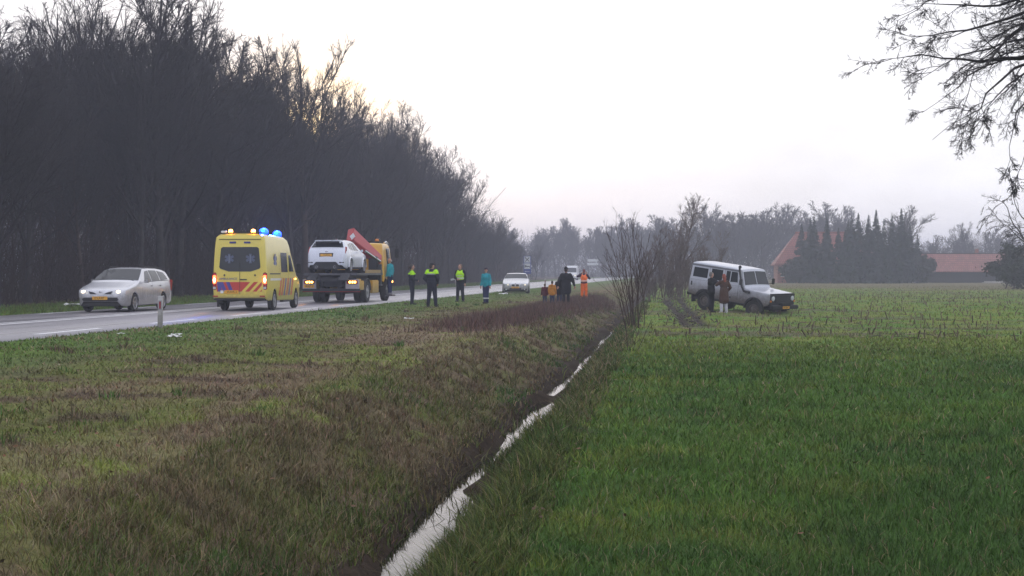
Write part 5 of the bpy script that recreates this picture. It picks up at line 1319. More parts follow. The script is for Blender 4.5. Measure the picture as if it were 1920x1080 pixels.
    cab.side('door_seam', [(1.32, 1.0), (1.335, 1.0), (1.335, 2.7), (1.32, 2.7)], M_BLACK, cb, off=0.003, n=3)
    cab.side('door_handle', [(1.10, 1.55), (1.26, 1.55), (1.26, 1.59), (1.10, 1.59)], M_BLACK, cb, off=0.02, n=1)
    MB().box((0.45, cab.y(2.06), 2.25), (0.62, 0.02, 0.42)).build('rear_window', M_GLASS, cb)
    MB().box((-0.45, cab.y(2.06), 2.25), (0.62, 0.02, 0.42)).build('rear_window', M_GLASS, cb)
    bb = MB().box((0, cab.y(1.25), 2.86), (1.7, 0.3, 0.07)).build('beacon_bar', M_BLACK, cb, bevel=0.02)
    for x in (-0.7, 0.7): MB().lathe([(0.10, 0), (0.10, 0.07), (0.07, 0.12), (0.001, 0.13)], 14, (x, cab.y(1.25), 2.89), 'z').build('beacon', M_AMBEROFF, bb)
    MB().tube([(0.9, cab.y(0.55), 2.82), (0.95, cab.y(0.35), 2.88), (0.98, cab.y(0.1), 2.78)], 0.045, 8).build('air_horn', M_CHROME, cb)
    MB().box((0, cab.y(0.0) + 0.02, 0.72), (2.3, 0.16, 0.34)).build('front_bumper', Y, cb, bevel=0.04)
    for sd in (-1, 1):
        ar = MB().tube([(sd * 1.12, cab.y(0.30), 2.62), (sd * 1.42, cab.y(0.12), 2.66), (sd * 1.44, cab.y(0.1), 1.95), (sd * 1.15, cab.y(0.25), 1.85)], 0.02, 6).build('mirror_arm', M_BLACK, cb)
        MB().box((sd * 1.44, cab.y(0.1), 2.32), (0.20, 0.09, 0.46)).build('mirror_head', M_BLACK, ar, bevel=0.03)
        MB().box((sd * 1.0, cab.y(0.0) + 0.05, 0.95), (0.26, 0.1, 0.18)).build('headlight', M_HEADOFF, cb, bevel=0.02)
        MB().ball((sd * 1.22, cab.y(0.22), 0.93), (0.05, 0.05, 0.06), 10, 6).build('amber_lamp', M_AMBER, cb)
        MB().box((sd * 1.12, cab.y(0.62), 0.62), (0.22, 0.5, 0.06)).build('cab_step', STEEL, cb, bevel=0.01)
    MB().box((1.36, 2.3, 0.27), (0.42, 0.75, 0.06)).box((1.2, 2.3, 0.40), (0.08, 0.5, 0.3)).build('boarding_step', STEEL, t, bevel=0.01)
    MB().tube([(-1.12, 1.7, 0.9), (-1.12, 1.7, 3.0)], 0.06, 8).build('exhaust_stack', M_CHROME, t)
    return tag(t, 'yellow tow truck with a raised red crane carrying the white hatchback', 'truck')

# ------------------------------------------------------------------ silver saloon parked on the verge, facing the camera
def saloon(loc, rz):
    t = empty('saloon_car', loc, rz)
    P = paint('pale_silver_paint', (0.62, 0.63, 0.66), metal=0.4, rough=0.3, dirt=DIRT)
    L = 4.52
    sh = Shell(L,
        zt=[(0, 0.58), (0.04, 0.68), (0.12, 0.74), (0.5, 0.83), (1.0, 0.92), (1.45, 0.99), (1.55, 1.02), (2.25, 1.36), (2.5, 1.41), (3.0, 1.40), (3.3, 1.36), (3.85, 1.08), (3.95, 1.04), (4.4, 1.0), (4.48, 0.9), (4.52, 0.6)],
        zb=[(0, 0.32), (0.05, 0.20), (0.3, 0.17), (4.2, 0.20), (4.52, 0.4)],
        W=[(0, 0.66), (0.06, 0.78), (0.2, 0.85), (0.5, 0.885), (1.0, 0.90), (3.8, 0.90), (4.3, 0.86), (4.52, 0.70)],
        gz_=[(0.15, 0.94), (0.3, 0.98), (0.55, 1.0), (0.8, 0.99), (0.98, 0.95), (1.2, 0.83), (1.42, 0.68)],
        r=curve([(0, 0.05), (0.9, 0.08), (1.5, 0.05), (2.4, 0.09), (L, 0.09)]), arches=(0.78, 3.54), rw=0.36, zw=0.32)
    link('body', sh.mesh('body', [P, M_UNDER]), t)
    MB().box((0, 0, 0.33), (1.3, 3.9, 0.22)).build('floor_pan', M_UNDER, t)
    sh.top('windscreen', 1.60, 2.24, 0.95, 0.92, M_GLASS, t)
    sh.top('rear_window', 3.34, 3.82, 0.9, 0.92, M_GLASS, t)
    sh.side('side_window', [(1.98, 1.02), (2.72, 1.01), (2.72, 1.32), (2.36, 1.31)], M_GLASS, t)
    sh.side('side_window', [(2.80, 1.01), (3.55, 1.03), (3.30, 1.26), (2.80, 1.32)], M_GLASS, t)
    y0 = sh.y(0)
    for sd in (-1, 1):
        h = MB().box((sd * 0.56, y0 - 0.03, 0.645), (0.36, 0.14, 0.11), rz=-sd * R(16)).build('headlight', M_HEADOFF, t, bevel=0.03)
        for dx in (-0.07, 0.08): MB().ball((sd * (0.56 + dx), y0 + 0.035 - 0.04 * (dx > 0), 0.645), (0.05, 0.03, 0.045), 12, 6).build('bulb', M_HEAD if (sd > 0) != (dx > 0) else M_HEADOFF, h)
        MB().box((sd * 0.14, y0 + 0.0, 0.60), (0.22, 0.05, 0.14)).build('grille', M_MESH, t, bevel=0.03)
        MB().box((sd * 0.62, y0 - 0.06, 0.32), (0.30, 0.12, 0.12)).build('fog_recess', M_BLACK, t, bevel=0.02)
        MB().ball((sd * 0.62, y0 + 0.005, 0.32), (0.05, 0.02, 0.05), 10, 6).build('fog_lamp', M_HEADOFF, t)
        mirror(t, sd * 0.99, sh.y(1.92), 1.0, P)
        MB().box((sd * 0.66, sh.y(4.47), 0.82), (0.36, 0.1, 0.16)).build('tail_light', M_TAIL, t, bevel=0.02)
        for s in (0.78, 3.54): wheel(t, sd * 0.79, sh.y(s), 0.32, 0.215, spokes=5)
    MB().box((0, y0 - 0.02, 0.34), (0.80, 0.10, 0.16)).build('lower_intake', M_MESH, t, bevel=0.02)
    MB().lathe([(0.04, 0.0), (0.042, 0.008), (0.001, 0.012)], 16, (0, y0 - 0.03, 0.70), 'y').build('badge', M_CHROME, t)
    plate(t, y0 + 0.035, 0.46, 1, '51-RGT-9')
    return tag(t, 'silver saloon with headlights on, parked on the verge facing the camera', 'car')

# ------------------------------------------------------------------ white off-road vehicle stuck in the field
def off_roader(loc, rot):
    t = empty('off_road_vehicle', loc); t.rotation_euler = rot
    P = paint('off_white_paint', (0.50, 0.52, 0.58), rough=0.4, dirt=((0.085, 0.065, 0.05), 0.25, 1.05, 0.92))
    GREY = mat('roof_band_grey', (0.13, 0.14, 0.16), rough=0.5)
    L = 4.60
    sh = Shell(L,
        zt=[(0, 1.12), (0.02, 1.16), (0.12, 1.18), (1.20, 1.25), (1.36, 1.27), (1.40, 1.30), (1.66, 1.95), (1.72, 2.02), (2.3, 2.06), (4.4, 2.06), (4.50, 2.03), (4.56, 1.3), (4.6, 1.0)],
        zb=[(0, 0.78), (0.1, 0.66), (0.3, 0.60), (1.2, 0.56), (4.3, 0.60), (4.6, 0.66)],
        W=[(0, 0.80), (0.05, 0.86), (0.2, 0.885), (1.4, 0.895), (4.5, 0.895), (4.6, 0.87)],
        gz_=[(0.4, 0.985), (0.9, 1.0), (1.28, 0.995), (1.32, 0.97), (2.06, 0.87)],
        r=curve([(0, 0.04), (1.3, 0.05), (1.7, 0.07), (L, 0.07)]), crown=0.03, arches=(0.80, 3.59), rw=0.47, zw=0.40)
    link('body', sh.mesh('body', [P, M_UNDER]), t)
    MB().box((0, 0, 0.55), (1.1, 4.2, 0.22)).build('chassis', M_UNDER, t)
    # two-pane windscreen
    sh.top('windscreen', 1.43, 1.65, 0.95, 0.93, M_GLASS, t)
    MB().tube([(0, sh.y(1.42), 1.36), (0, sh.y(1.65), 1.97)], 0.018, 6).build('screen_pillar', P, t)
    sh.side('side_window', [(1.82, 1.40), (2.24, 1.40), (2.24, 1.88), (1.90, 1.88)], M_GLASS, t, off=0.005)
    sh.side('side_window', [(2.29, 1.40), (2.52, 1.40), (2.52, 1.88), (2.29, 1.88)], M_GLASS, t, off=0.005)
    sh.side('side_window', [(2.72, 1.40), (3.36, 1.40), (3.36, 1.88), (2.72, 1.88)], M_GLASS, t, off=0.005)
    sh.side('side_window', [(3.56, 1.42), (4.40, 1.42), (4.38, 1.84), (3.56, 1.84)], M_GLASS, t, off=0.005)
    sh.side('roof_band', [(1.80, 1.905), (4.52, 1.905), (4.50, 1.985), (1.74, 1.985)], GREY, t, off=0.006)
    sh.side('waist_trim', [(1.44, 1.285), (4.56, 1.285), (4.56, 1.315), (1.44, 1.315)], mat('alloy_trim', (0.30, 0.32, 0.36), rough=0.4, metal=0.5), t, off=0.012, n=3)
    for s in (1.74, 2.60, 3.46):
        sh.side('door_seam', [(s, 0.66), (s + 0.014, 0.66), (s + 0.014, 1.9), (s, 1.9)], M_BLACK, t, off=0.003, n=6)
    for s in (2.42, 3.26): sh.side('door_handle', [(s, 1.12), (s + 0.13, 1.12), (s + 0.13, 1.16), (s, 1.16)], M_BLACK, t, off=0.018, n=1)
    sh.side('tail_light', [(4.36, 1.02), (4.44, 1.02), (4.44, 1.20), (4.36, 1.20)], M_BLACK, t, off=0.014, n=1)
    sh.side('fuel_flap', [(2.1, 0.72), (2.2, 0.72), (2.2, 0.80), (2.1, 0.80)], M_BLACK, t, off=0.008, n=1)
    y0 = sh.y(0)
    for sd in (-1, 1):
        for s in (0.80, 3.59):      # black arch eyebrows
            V = [];
            for q in np.linspace(R(2), R(178), 15):
                for rr, xo in ((0.46, 0.06), (0.54, 0.06), (0.54, -0.02), (0.46, -0.06)):
                    V.append((sd * (0.895 + xo), sh.y(s) + rr * math.cos(q), 0.40 + rr * math.sin(q)))
            F = [];
            for i in range(14):
                for a in range(4): F.append((i * 4 + a, i * 4 + (a + 1) % 4, (i + 1) * 4 + (a + 1) % 4, (i + 1) * 4 + a))
            MB().add(V, F + [(0, 1, 2, 3), (59, 58, 57, 56)]).build('wheel_arch', M_BLACK, t)
            wheel(t, sd * 0.80, sh.y(s), 0.41, 0.26, rim_r=0.23, rim=mat('muddy_rim', (0.10, 0.085, 0.075), rough=0.8, var=0.4, scale=8), style='steel', steer=R(12) if s < 1 else 0)
        MB().lathe([(0.10, 0), (0.105, 0.03), (0.08, 0.05), (0.001, 0.06)], 18, (sd * 0.66, y0 + 0.0, 0.98), 'y').build('headlight', M_HEADOFF, t)
        MB().lathe([(0.045, 0), (0.045, 0.03), (0.001, 0.035)], 12, (sd * 0.80, y0 - 0.0, 0.86), 'y').build('indicator', M_AMBEROFF, t)
        ma = MB().tube([(sd * 0.88, sh.y(1.55), 1.40), (sd * 1.06, sh.y(1.45), 1.44)], 0.015, 6).build('mirror_arm', M_BLACK, t)
        MB().box((sd * 1.12, sh.y(1.44), 1.52), (0.17, 0.06, 0.26)).build('mirror_head', M_BLACK, ma, bevel=0.02)
        MB().box((sd * 0.62, sh.y(4.45), 0.42), (0.28, 0.02, 0.32)).build('mud_flap', M_BLACK, t)
        MB().box((sd * 0.88, sh.y(2.2), 0.56), (0.12, 1.75, 0.06)).build('side_step', M_BLACK, t, bevel=0.01)
    MB().box((0, y0 + 0.012, 0.96), (1.0, 0.06, 0.32)).build('grille', M_MESH, t, bevel=0.01)
    MB().box((0, y0 - 0.03, 0.93), (1.66, 0.08, 0.52)).build('grille_surround', M_BLACK, t, bevel=0.02)
    MB().box((0, y0 + 0.13, 0.62), (1.78, 0.20, 0.17)).build('front_bumper', M_BLACK, t, bevel=0.03)
    MB().box((0, y0 + 0.15, 0.74), (0.6, 0.22, 0.14)).build('winch', M_UNDER, t, bevel=0.03)
    plate(t, y0 + 0.24, 0.62, 1, 'VN-384-K', w=0.46)
    MB().box((0, sh.y(L) - 0.06, 0.62), (1.6, 0.14, 0.14)).build('rear_bumper', M_BLACK, t, bevel=0.02)
    MB().box((0.05, sh.y(L) + 0.0, 1.62), (1.0, 0.02, 0.42)).build('rear_window', M_GLASS, t)
    sw = MB().lathe([(0.40, -0.1), (0.41, -0.05), (0.41, 0.05), (0.38, 0.11), (0.2, 0.11), (0.18, 0.06), (0.001, 0.06)], 24, (-0.2, sh.y(L) - 0.13, 1.15), 'y').build('spare_wheel', M_TYRE, t)
    MB().tube([(0.96, sh.y(1.05), 1.12), (0.98, sh.y(1.35), 1.14), (0.98, sh.y(1.48), 1.30), (0.92, sh.y(1.72), 1.98), (0.92, sh.y(1.74), 2.10)], [0.05, 0.05, 0.045, 0.045, 0.045], 10).build('snorkel', M_BLACK, t)
    MB().box((0.92, sh.y(1.72), 2.14), (0.10, 0.14, 0.13)).build('snorkel_head', M_BLACK, t, bevel=0.03)
    return tag(t, 'mud-splashed white off-road vehicle sunk nose down in the stubble field', 'off-road vehicle')

def distant_van(loc, rz):
    t = empty('delivery_van', loc, rz)
    L = 5.2
    sh = Shell(L, zt=[(0, 0.8), (0.05, 1.0), (0.8, 1.25), (1.5, 2.1), (1.8, 2.4), (5.0, 2.45), (5.2, 2.3)], zb=[(0, 0.45), (0.2, 0.3), (5.2, 0.4)],
        W=[(0, 0.8), (0.2, 0.95), (5.1, 0.98), (5.2, 0.94)], gz_=[(0.3, 0.97), (0.9, 1.0), (2.45, 0.9)], r=0.1, arches=(0.95, 4.1), rw=0.4, zw=0.34)
    link('body', sh.mesh('body', [M_WHITE, M_UNDER]), t)
    sh.top('windscreen', 0.85, 1.48, 0.94, 0.92, M_GLASS, t)
    sh.side('side_window', [(1.25, 1.35), (2.0, 1.35), (2.0, 1.95), (1.6, 1.95)], M_GLASS, t)
    for sd in (-1, 1):
        h = MB().box((sd * 0.72, sh.y(0.08), 0.86), (0.3, 0.12, 0.22)).build('headlight', M_HEADOFF, t, bevel=0.02)
        MB().ball((sd * 0.72, sh.y(0.0), 0.86), (0.09, 0.04, 0.07), 10, 6).build('bulb', M_HEAD, h)
        for s in (0.95, 4.1): wheel(t, sd * 0.85, sh.y(s), 0.34, 0.2)
    MB().box((0, sh.y(0.03), 0.72), (1.0, 0.1, 0.16)).build('grille', M_MESH, t)
    return tag(t, 'white van far down the road, seen between the dark-clad adult and the orange worker', 'van')

DEG = math.radians
station_wagon((-20.2, 51.6, road_z(-20.2)), R(180)).scale = (1.04, 1.04, 1.04)
ambulance((-16.1, 54.3, 0.315), R(3))
TTX, TTY, TTR = -16.0, 68.9, R(-0.5)
tow_truck((TTX, TTY, 0.302), TTR)
def on_truck(x, y, z):
    c, s = math.cos(TTR), math.sin(TTR)
    return (TTX + x * c - y * s, TTY + x * s + y * c, 0.302 + z)
hatchback(on_truck(-0.22, -1.62, 1.352), (0, 0, TTR))
saloon((-12.1, 102.2, 0.20), R(185))
off_roader((2.0, 66.7, -0.13), (R(-7.0), R(0.5), R(-131)))
distant_van((-20.2, 250, 0.31), R(180))
# ------------------------------------------------------------------ people
def capsule(b, p0, r0, p1, r1, n=10):
    p0 = Vector(p0); p1 = Vector(p1); d = p1 - p0; L = max(d.length, 1e-4); d = d / L
    pts, rs = [], []
    for q in (80, 50, 25): pts.append(p0 - d * r0 * math.sin(R(q))); rs.append(r0 * math.cos(R(q)))
    for t in (0, 0.5, 1): pts.append(p0 + d * L * t); rs.append(r0 + (r1 - r0) * t)
    for q in (25, 50, 80): pts.append(p1 + d * r1 * math.sin(R(q))); rs.append(r1 * math.cos(R(q)))
    b.tube(pts, rs, n)
def blob(name, prims, m, parent, voxel=0.014, smooth=3, ratio=0.5, k=1.0):
    b = MB()
    for p in prims:
        if p[0] == 'c': capsule(b, *p[1:])
        else: b.ball(p[1], p[2], 14, 9)
    me = b.mesh(name, [m], smooth=0)
    o = bpy.data.objects.new(name + '_src', me); COL.objects.link(o)
    md = o.modifiers.new('r', 'REMESH'); md.mode = 'VOXEL'; md.voxel_size = voxel
    if smooth: sm = o.modifiers.new('s', 'SMOOTH'); sm.iterations = smooth; sm.factor = 0.5
    if ratio < 1: dc = o.modifiers.new('d', 'DECIMATE'); dc.ratio = ratio
    dg = bpy.context.evaluated_depsgraph_get()
    ne = bpy.data.meshes.new_from_object(o.evaluated_get(dg))
    bpy.data.objects.remove(o); bpy.data.meshes.remove(me)
    ne.name = name; ne.materials.clear(); ne.materials.append(m)
    ne.polygons.foreach_set('use_smooth', np.ones(len(ne.polygons), bool))
    if k != 1.0: ne.transform(Matrix.Scale(k, 4))
    return link(name, ne, parent)
def cloth(name, col, **kw): return mat('cloth_' + name, col, rough=0.9, var=0.22, scale=9, bump=0.35, bscale=18, spec=0.2, **kw)
SKIN = mat('skin', (0.50, 0.27, 0.19), rough=0.55, var=0.08)
ARMS = {  # elbow and wrist from the shoulder, for the right arm (+x); hand direction
    'hang': ((0.06, -0.03, -0.28), (0.09, 0.05, -0.52), (0.02, 0.15, -1)),
    'pocket': ((0.12, -0.07, -0.26), (0.04, 0.10, -0.46), (-0.4, 0.4, -0.8)),
    'front': ((0.07, 0.02, -0.28), (-0.08, 0.24, -0.34), (-0.9, 0.3, -0.1)),
    'phone': ((0.12, 0.16, -0.18), (-0.06, 0.24, 0.05), (-0.2, 0.1, 1)),
    'raise': ((0.22, 0.05, -0.06), (0.02, 0.20, 0.10), (-0.7, 0.4, 0.5)),
    'hold': ((0.10, -0.06, -0.27), (0.10, 0.12, -0.44), (-0.1, 0.7, -0.5)),
    'embrace': ((0.10, 0.20, -0.14), (-0.10, 0.42, -0.10), (-0.7, 0.6, 0.0)),
    'apart': ((0.14, -0.02, -0.26), (0.20, 0.08, -0.48), (0.15, 0.2, -1)),
}
def person(label, loc, rz, h, jacket, trousers, shoes=(0.02, 0.02, 0.02), hair=(0.04, 0.03, 0.025), hairstyle='short', arms=('hang', 'hang'), stance=0.10, step=0.0,
           hem=0.86, skirt=0.0, bulk=1.0, yoke=None, vest=None, bands=(), hat=None, turn=0.0, hood=False, legs_bare=None, cuffs=None, leg_bulk=1.0, name='person'):
    k = h / 1.8
    t = empty('person', loc, rz)
    S = Vector
    sh_z = 1.44
    J = {}
    for sd, arm in ((-1, arms[0]), (1, arms[1])):
        e, w, hd = ARMS[arm]
        s = S((sd * 0.175, 0, sh_z)); E_ = s + S((sd * e[0], e[1], e[2])); W_ = s + S((sd * w[0], w[1], w[2])); H_ = S((sd * hd[0], hd[1], hd[2])).normalized()
        J[sd] = (s, E_, W_, H_)
    leg = {}
    for sd in (-1, 1):
        hip = S((sd * 0.085, 0, 0.93)); ank = S((sd * stance, sd * step, 0.085)); kn = hip.lerp(ank, 0.49) + S((0, 0.025, 0)); leg[sd] = (hip, kn, ank)
    ct, stn = math.cos(turn), math.sin(turn)
    def hr(x, y, z): return (x * ct - y * stn, x * stn + y * ct, z)
    # body: one continuous skin surface, five-fingered hands
    P = [('e', (0, 0, 0.97), (0.15, 0.11, 0.12)), ('e', (0, 0, 1.12), (0.135, 0.10, 0.13)), ('e', (0, 0, 1.31), (0.165, 0.115, 0.17)), ('c', (-0.14, 0, 1.43), 0.06, (0.14, 0, 1.43), 0.06),
         ('c', (0, -0.005, 1.42), 0.062, (0, 0.01, 1.57), 0.052), ('e', hr(0, 0.012, 1.685), (0.076, 0.095, 0.113)), ('e', hr(0, 0.038, 1.615), (0.052, 0.062, 0.058)),
         ('e', hr(0, 0.112, 1.668), (0.013, 0.022, 0.026)), ('e', hr(0, 0.092, 1.705), (0.05, 0.014, 0.012)), ('e', hr(0, 0.095, 1.622), (0.026, 0.012, 0.010)),
         ('e', hr(-0.078, 0.012, 1.672), (0.013, 0.022, 0.032)), ('e', hr(0.078, 0.012, 1.672), (0.013, 0.022, 0.032))]
    for sd in (-1, 1):
        s, E_, W_, H_ = J[sd]
        P += [('c', s, 0.052, E_, 0.042), ('c', E_, 0.042, W_, 0.029)]
        side = H_.cross(S((0, 1, 0.3))).normalized(); nrm = side.cross(H_).normalized(); palm = W_ + H_ * 0.075
        P += [('c', W_ + H_ * 0.01, 0.028, palm, 0.030), ('c', palm - side * 0.022, 0.019, palm + side * 0.022, 0.019)]
        for f_, (o, ln) in enumerate(((-0.033, 0.072), (-0.011, 0.082), (0.011, 0.078), (0.033, 0.062))):
            a = palm + side * o + H_ * 0.012; m_ = a + H_ * ln * 0.55 + nrm * 0.006; e_ = m_ + H_ * ln * 0.40 - nrm * 0.022 * (1 if f_ < 9 else 0)
            P += [('c', a, 0.0095, m_, 0.009), ('c', m_, 0.009, e_, 0.0075)]
        th = W_ + H_ * 0.035 + side * 0.024; tm = th + H_ * 0.032 + side * 0.026; P += [('c', th, 0.012, tm, 0.010), ('c', tm, 0.010, tm + H_ * 0.030 + side * 0.006, 0.008)]
        hip, kn, ank = leg[sd]
        P += [('c', hip, 0.083, kn, 0.056), ('c', kn, 0.056, ank, 0.038), ('c', (ank.x, ank.y - 0.03, 0.045), 0.036, (ank.x * 1.12, ank.y + 0.13, 0.035), 0.032)]
    body = blob('body', P, SKIN if not legs_bare else SKIN, t, 0.010, 2, 0.30, k)
    for sx in (-1, 1):
        MB().ball(tuple(k * v for v in hr(sx * 0.032, 0.098, 1.687)), 0.011 * k, 8, 6).build('eye', mat('eye_dark', (0.03, 0.025, 0.02), rough=0.2), body)
    # jacket
    b_ = bulk
    P = [('e', (0, 0, 1.31), (0.195 * b_, 0.145 * b_, 0.19)), ('e', (0, 0, 1.12), (0.175 * b_, 0.135 * b_, 0.16)), ('c', (-0.15, 0, 1.42), 0.082 * b_, (0.15, 0, 1.42), 0.082 * b_), ('c', (0, -0.01, 1.45), 0.085, (0, 0, 1.50), 0.078)]
    zz = hem
    P += [('c', (-0.075, 0, 1.02), 0.125 * b_, (-0.078, 0, zz + 0.09), 0.115 * b_ + skirt), ('c', (0.075, 0, 1.02), 0.125 * b_, (0.078, 0, zz + 0.09), 0.115 * b_ + skirt), ('c', (0, 0, 1.02), 0.14 * b_, (0, 0, zz + 0.11), 0.12 * b_ + skirt)]
    for sd in (-1, 1):
        s, E_, W_, H_ = J[sd]
        P += [('c', s, 0.080 * b_, E_, 0.068 * b_), ('c', E_, 0.066 * b_, W_ - H_ * 0.0, 0.046)]
    if hood: P += [('e', (0, -0.10, 1.50), (0.12, 0.08, 0.07))]
    jk = blob('jacket', P, jacket, t, 0.018, 3, 0.5, k)
    # trousers
    P = [('e', (0, 0, 0.96), (0.165, 0.125, 0.12))]
    for sd in (-1, 1):
        hip, kn, ank = leg[sd]
        P += [('c', hip, 0.098 * leg_bulk, kn, 0.075 * leg_bulk), ('c', kn, 0.075 * leg_bulk, (ank.x, ank.y, 0.11), 0.058 * leg_bulk)]
    blob('trousers', P, trousers, t, 0.018, 2, 0.5, k)
    for sd in (-1, 1):
        hip, kn, ank = leg[sd]
        if legs_bare:
            top = ank.lerp(kn, 0.80)
            blob('boot', [('c', (ank.x, ank.y - 0.04, 0.05), 0.05, (ank.x * 1.12, ank.y + 0.15, 0.045), 0.046), ('c', (ank.x, ank.y, 0.08), 0.064, top, 0.085)], legs_bare, t, 0.018, 2, 0.5, k)
        else:
            blob('shoe', [('c', (ank.x, ank.y - 0.045, 0.05), 0.048, (ank.x * 1.12, ank.y + 0.15, 0.045), 0.044), ('c', (ank.x, ank.y, 0.07), 0.052, (ank.x, ank.y, 0.13), 0.05)], cloth('shoe%d' % int(shoes[0] * 999), shoes), t, 0.018, 1, 0.5, k)
        if cuffs:
            p = ank.lerp(kn, 0.45); MB().lathe([(0.085, -0.025), (0.088, 0.025), (0.07, 0.03), (0.07, -0.03)], 16, (p.x * k, p.y * k, p.z * k), 'z', closed=True).build('reflective_band', cuffs, t)
    if yoke:
        blob('reflective_yoke', [('c', (-0.15, 0, 1.405), 0.088 * b_, (0.15, 0, 1.405), 0.088 * b_), ('e', (0, 0, 1.385), (0.205 * b_, 0.157 * b_, 0.07))] + [('c', J[s_][0], 0.088 * b_, J[s_][0].lerp(J[s_][1], 0.35), 0.080 * b_) for s_ in (-1, 1)], yoke, jk, 0.018, 2, 0.6, k)
    if vest:
        blob('safety_vest', [('e', (0, 0, 1.30), (0.215 * b_, 0.165 * b_, 0.19)), ('e', (0, 0, 1.13), (0.200 * b_, 0.158 * b_, 0.14)), ('c', (-0.10, 0, 1.42), 0.094 * b_, (0.10, 0, 1.42), 0.094 * b_)], vest, jk, 0.018, 3, 0.6, k)
    for (z, rx, ry, m_) in bands:
        MB().lathe([(1.0, -0.025), (1.02, 0.0), (1.0, 0.025), (0.95, 0.0)], 28, (0, 0, z), 'z', closed=True).build('reflective_band', m_, jk).data.transform(Matrix.Scale(k, 4) @ Matrix.Diagonal((rx, ry, 1, 1)))
    hm = mat('hair_%d_%d' % (int(hair[0] * 999), int(hair[1] * 999)), hair, rough=0.7, var=0.3, scale=30, bump=0.4, bscale=60)
    if hairstyle == 'short':
        blob('hair', [('e', hr(0, -0.012, 1.712), (0.083, 0.096, 0.098)), ('e', hr(0, -0.04, 1.67), (0.078, 0.072, 0.09))], hm, t, 0.014, 2, 0.7, k)
    elif hairstyle == 'long':
        blob('hair', [('e', hr(0, -0.012, 1.715), (0.088, 0.10, 0.10)), ('e', hr(0, -0.05, 1.65), (0.088, 0.07, 0.12)), ('c', hr(0, -0.075, 1.64), 0.075, hr(0, -0.09, 1.48), 0.06)], hm, t, 0.014, 2, 0.7, k)
    elif hairstyle == 'tail':
        blob('hair', [('e', hr(0, -0.012, 1.714), (0.084, 0.097, 0.097)), ('e', hr(0, -0.04, 1.68), (0.079, 0.072, 0.09)), ('c', hr(0, -0.12, 1.72), 0.035, hr(0, -0.15, 1.58), 0.022)], hm, t, 0.012, 2, 0.7, k)
    elif hairstyle == 'thin':
        blob('hair', [('c', hr(-0.068, -0.03, 1.66), 0.02, hr(0.068, -0.03, 1.66), 0.02), ('e', hr(0, -0.075, 1.665), (0.066, 0.026, 0.055))], hm, t, 0.012, 2, 0.7, k)
    if hat:
        kind, hmat = hat
        if kind == 'cap':
            c_ = blob('cap', [('e', hr(0, 0.0, 1.745), (0.088, 0.104, 0.070))], hmat, t, 0.014, 2, 0.7, k)
            MB().ball(tuple(k * v for v in hr(0, 0.11, 1.735)), (0.07 * k, 0.07 * k, 0.012 * k), 12, 6).build('visor', hmat, c_)
        else:
            blob('beanie', [('e', hr(0, -0.006, 1.735), (0.092, 0.108, 0.088)), ('e', hr(0, -0.01, 1.82), (0.035, 0.035, 0.03))], hmat, t, 0.014, 2, 0.7, k)
    return tag(t, label, 'person')
NAVY = cloth('navy', (0.020, 0.022, 0.036)); BLACK = cloth('black', (0.014, 0.014, 0.018)); HIVIS = cloth('hivis', (0.45, 0.85, 0.02), emit=(0.45, 0.9, 0.02), estr=0.0)
SILVER = mat('reflective_silver', (0.62, 0.64, 0.62), rough=0.35, var=0.1)
TEAL = cloth('teal', (0.020, 0.30, 0.36)); DKBLUE = cloth('dark_blue', (0.022, 0.030, 0.085)); ORANGE = cloth('orange', (0.85, 0.16, 0.02)); ORANGEV = cloth('orange_vest', (0.95, 0.20, 0.05))
MAROON = cloth('maroon', (0.09, 0.018, 0.025)); MUSTARD = cloth('mustard', (0.50, 0.21, 0.03)); BROWN = cloth('brown', (0.075, 0.040, 0.030)); PALE = cloth('pale_boot', (0.50, 0.50, 0.55)); JEANS = cloth('jeans', (0.035, 0.045, 0.085))
GREYT = cloth('grey_trousers', (0.10, 0.10, 0.12))
def at_(x, y): return (x, y, gz(x, y) - 0.015)
# police officers on the verge
person('police officer in dark uniform with ponytail, standing closest to the tow truck', at_(-12.33, 64.9), R(-75), 1.80, NAVY, NAVY, hairstyle='tail', hair=(0.05, 0.035, 0.03), arms=('front', 'front'), yoke=HIVIS, stance=0.09, hem=0.80, turn=R(5), bulk=1.12, leg_bulk=1.2)
person('police officer seen from behind with yellow-banded back and legs apart', at_(-10.87, 61.7), R(-12), 1.84, NAVY, NAVY, hat=('cap', BLACK), arms=('pocket', 'pocket'), yoke=HIVIS, stance=0.17, hem=0.84, bulk=1.2, leg_bulk=1.25, turn=R(-35), bands=((1.36, 0.222, 0.172, SILVER),))
person('police officer wearing a yellow safety vest, facing the verge', at_(-11.28, 72.0), R(168), 1.84, BLACK, NAVY, hair=(0.20, 0.11, 0.07), arms=('hang', 'front'), vest=HIVIS, stance=0.13, step=0.05, hem=0.90, bulk=1.12, leg_bulk=1.2, bands=((1.14, 0.214, 0.172, SILVER), (1.27, 0.222, 0.176, SILVER)), turn=R(-30))
person('person in teal jacket and dark trousers with reflective ankle bands', at_(-9.65, 69.4), R(160), 1.68, TEAL, DKBLUE, hat=('cap', cloth('dark_cap', (0.05, 0.03, 0.05))), arms=('hang', 'hang'), stance=0.07, hem=0.80, leg_bulk=1.15, cuffs=SILVER, turn=R(10))
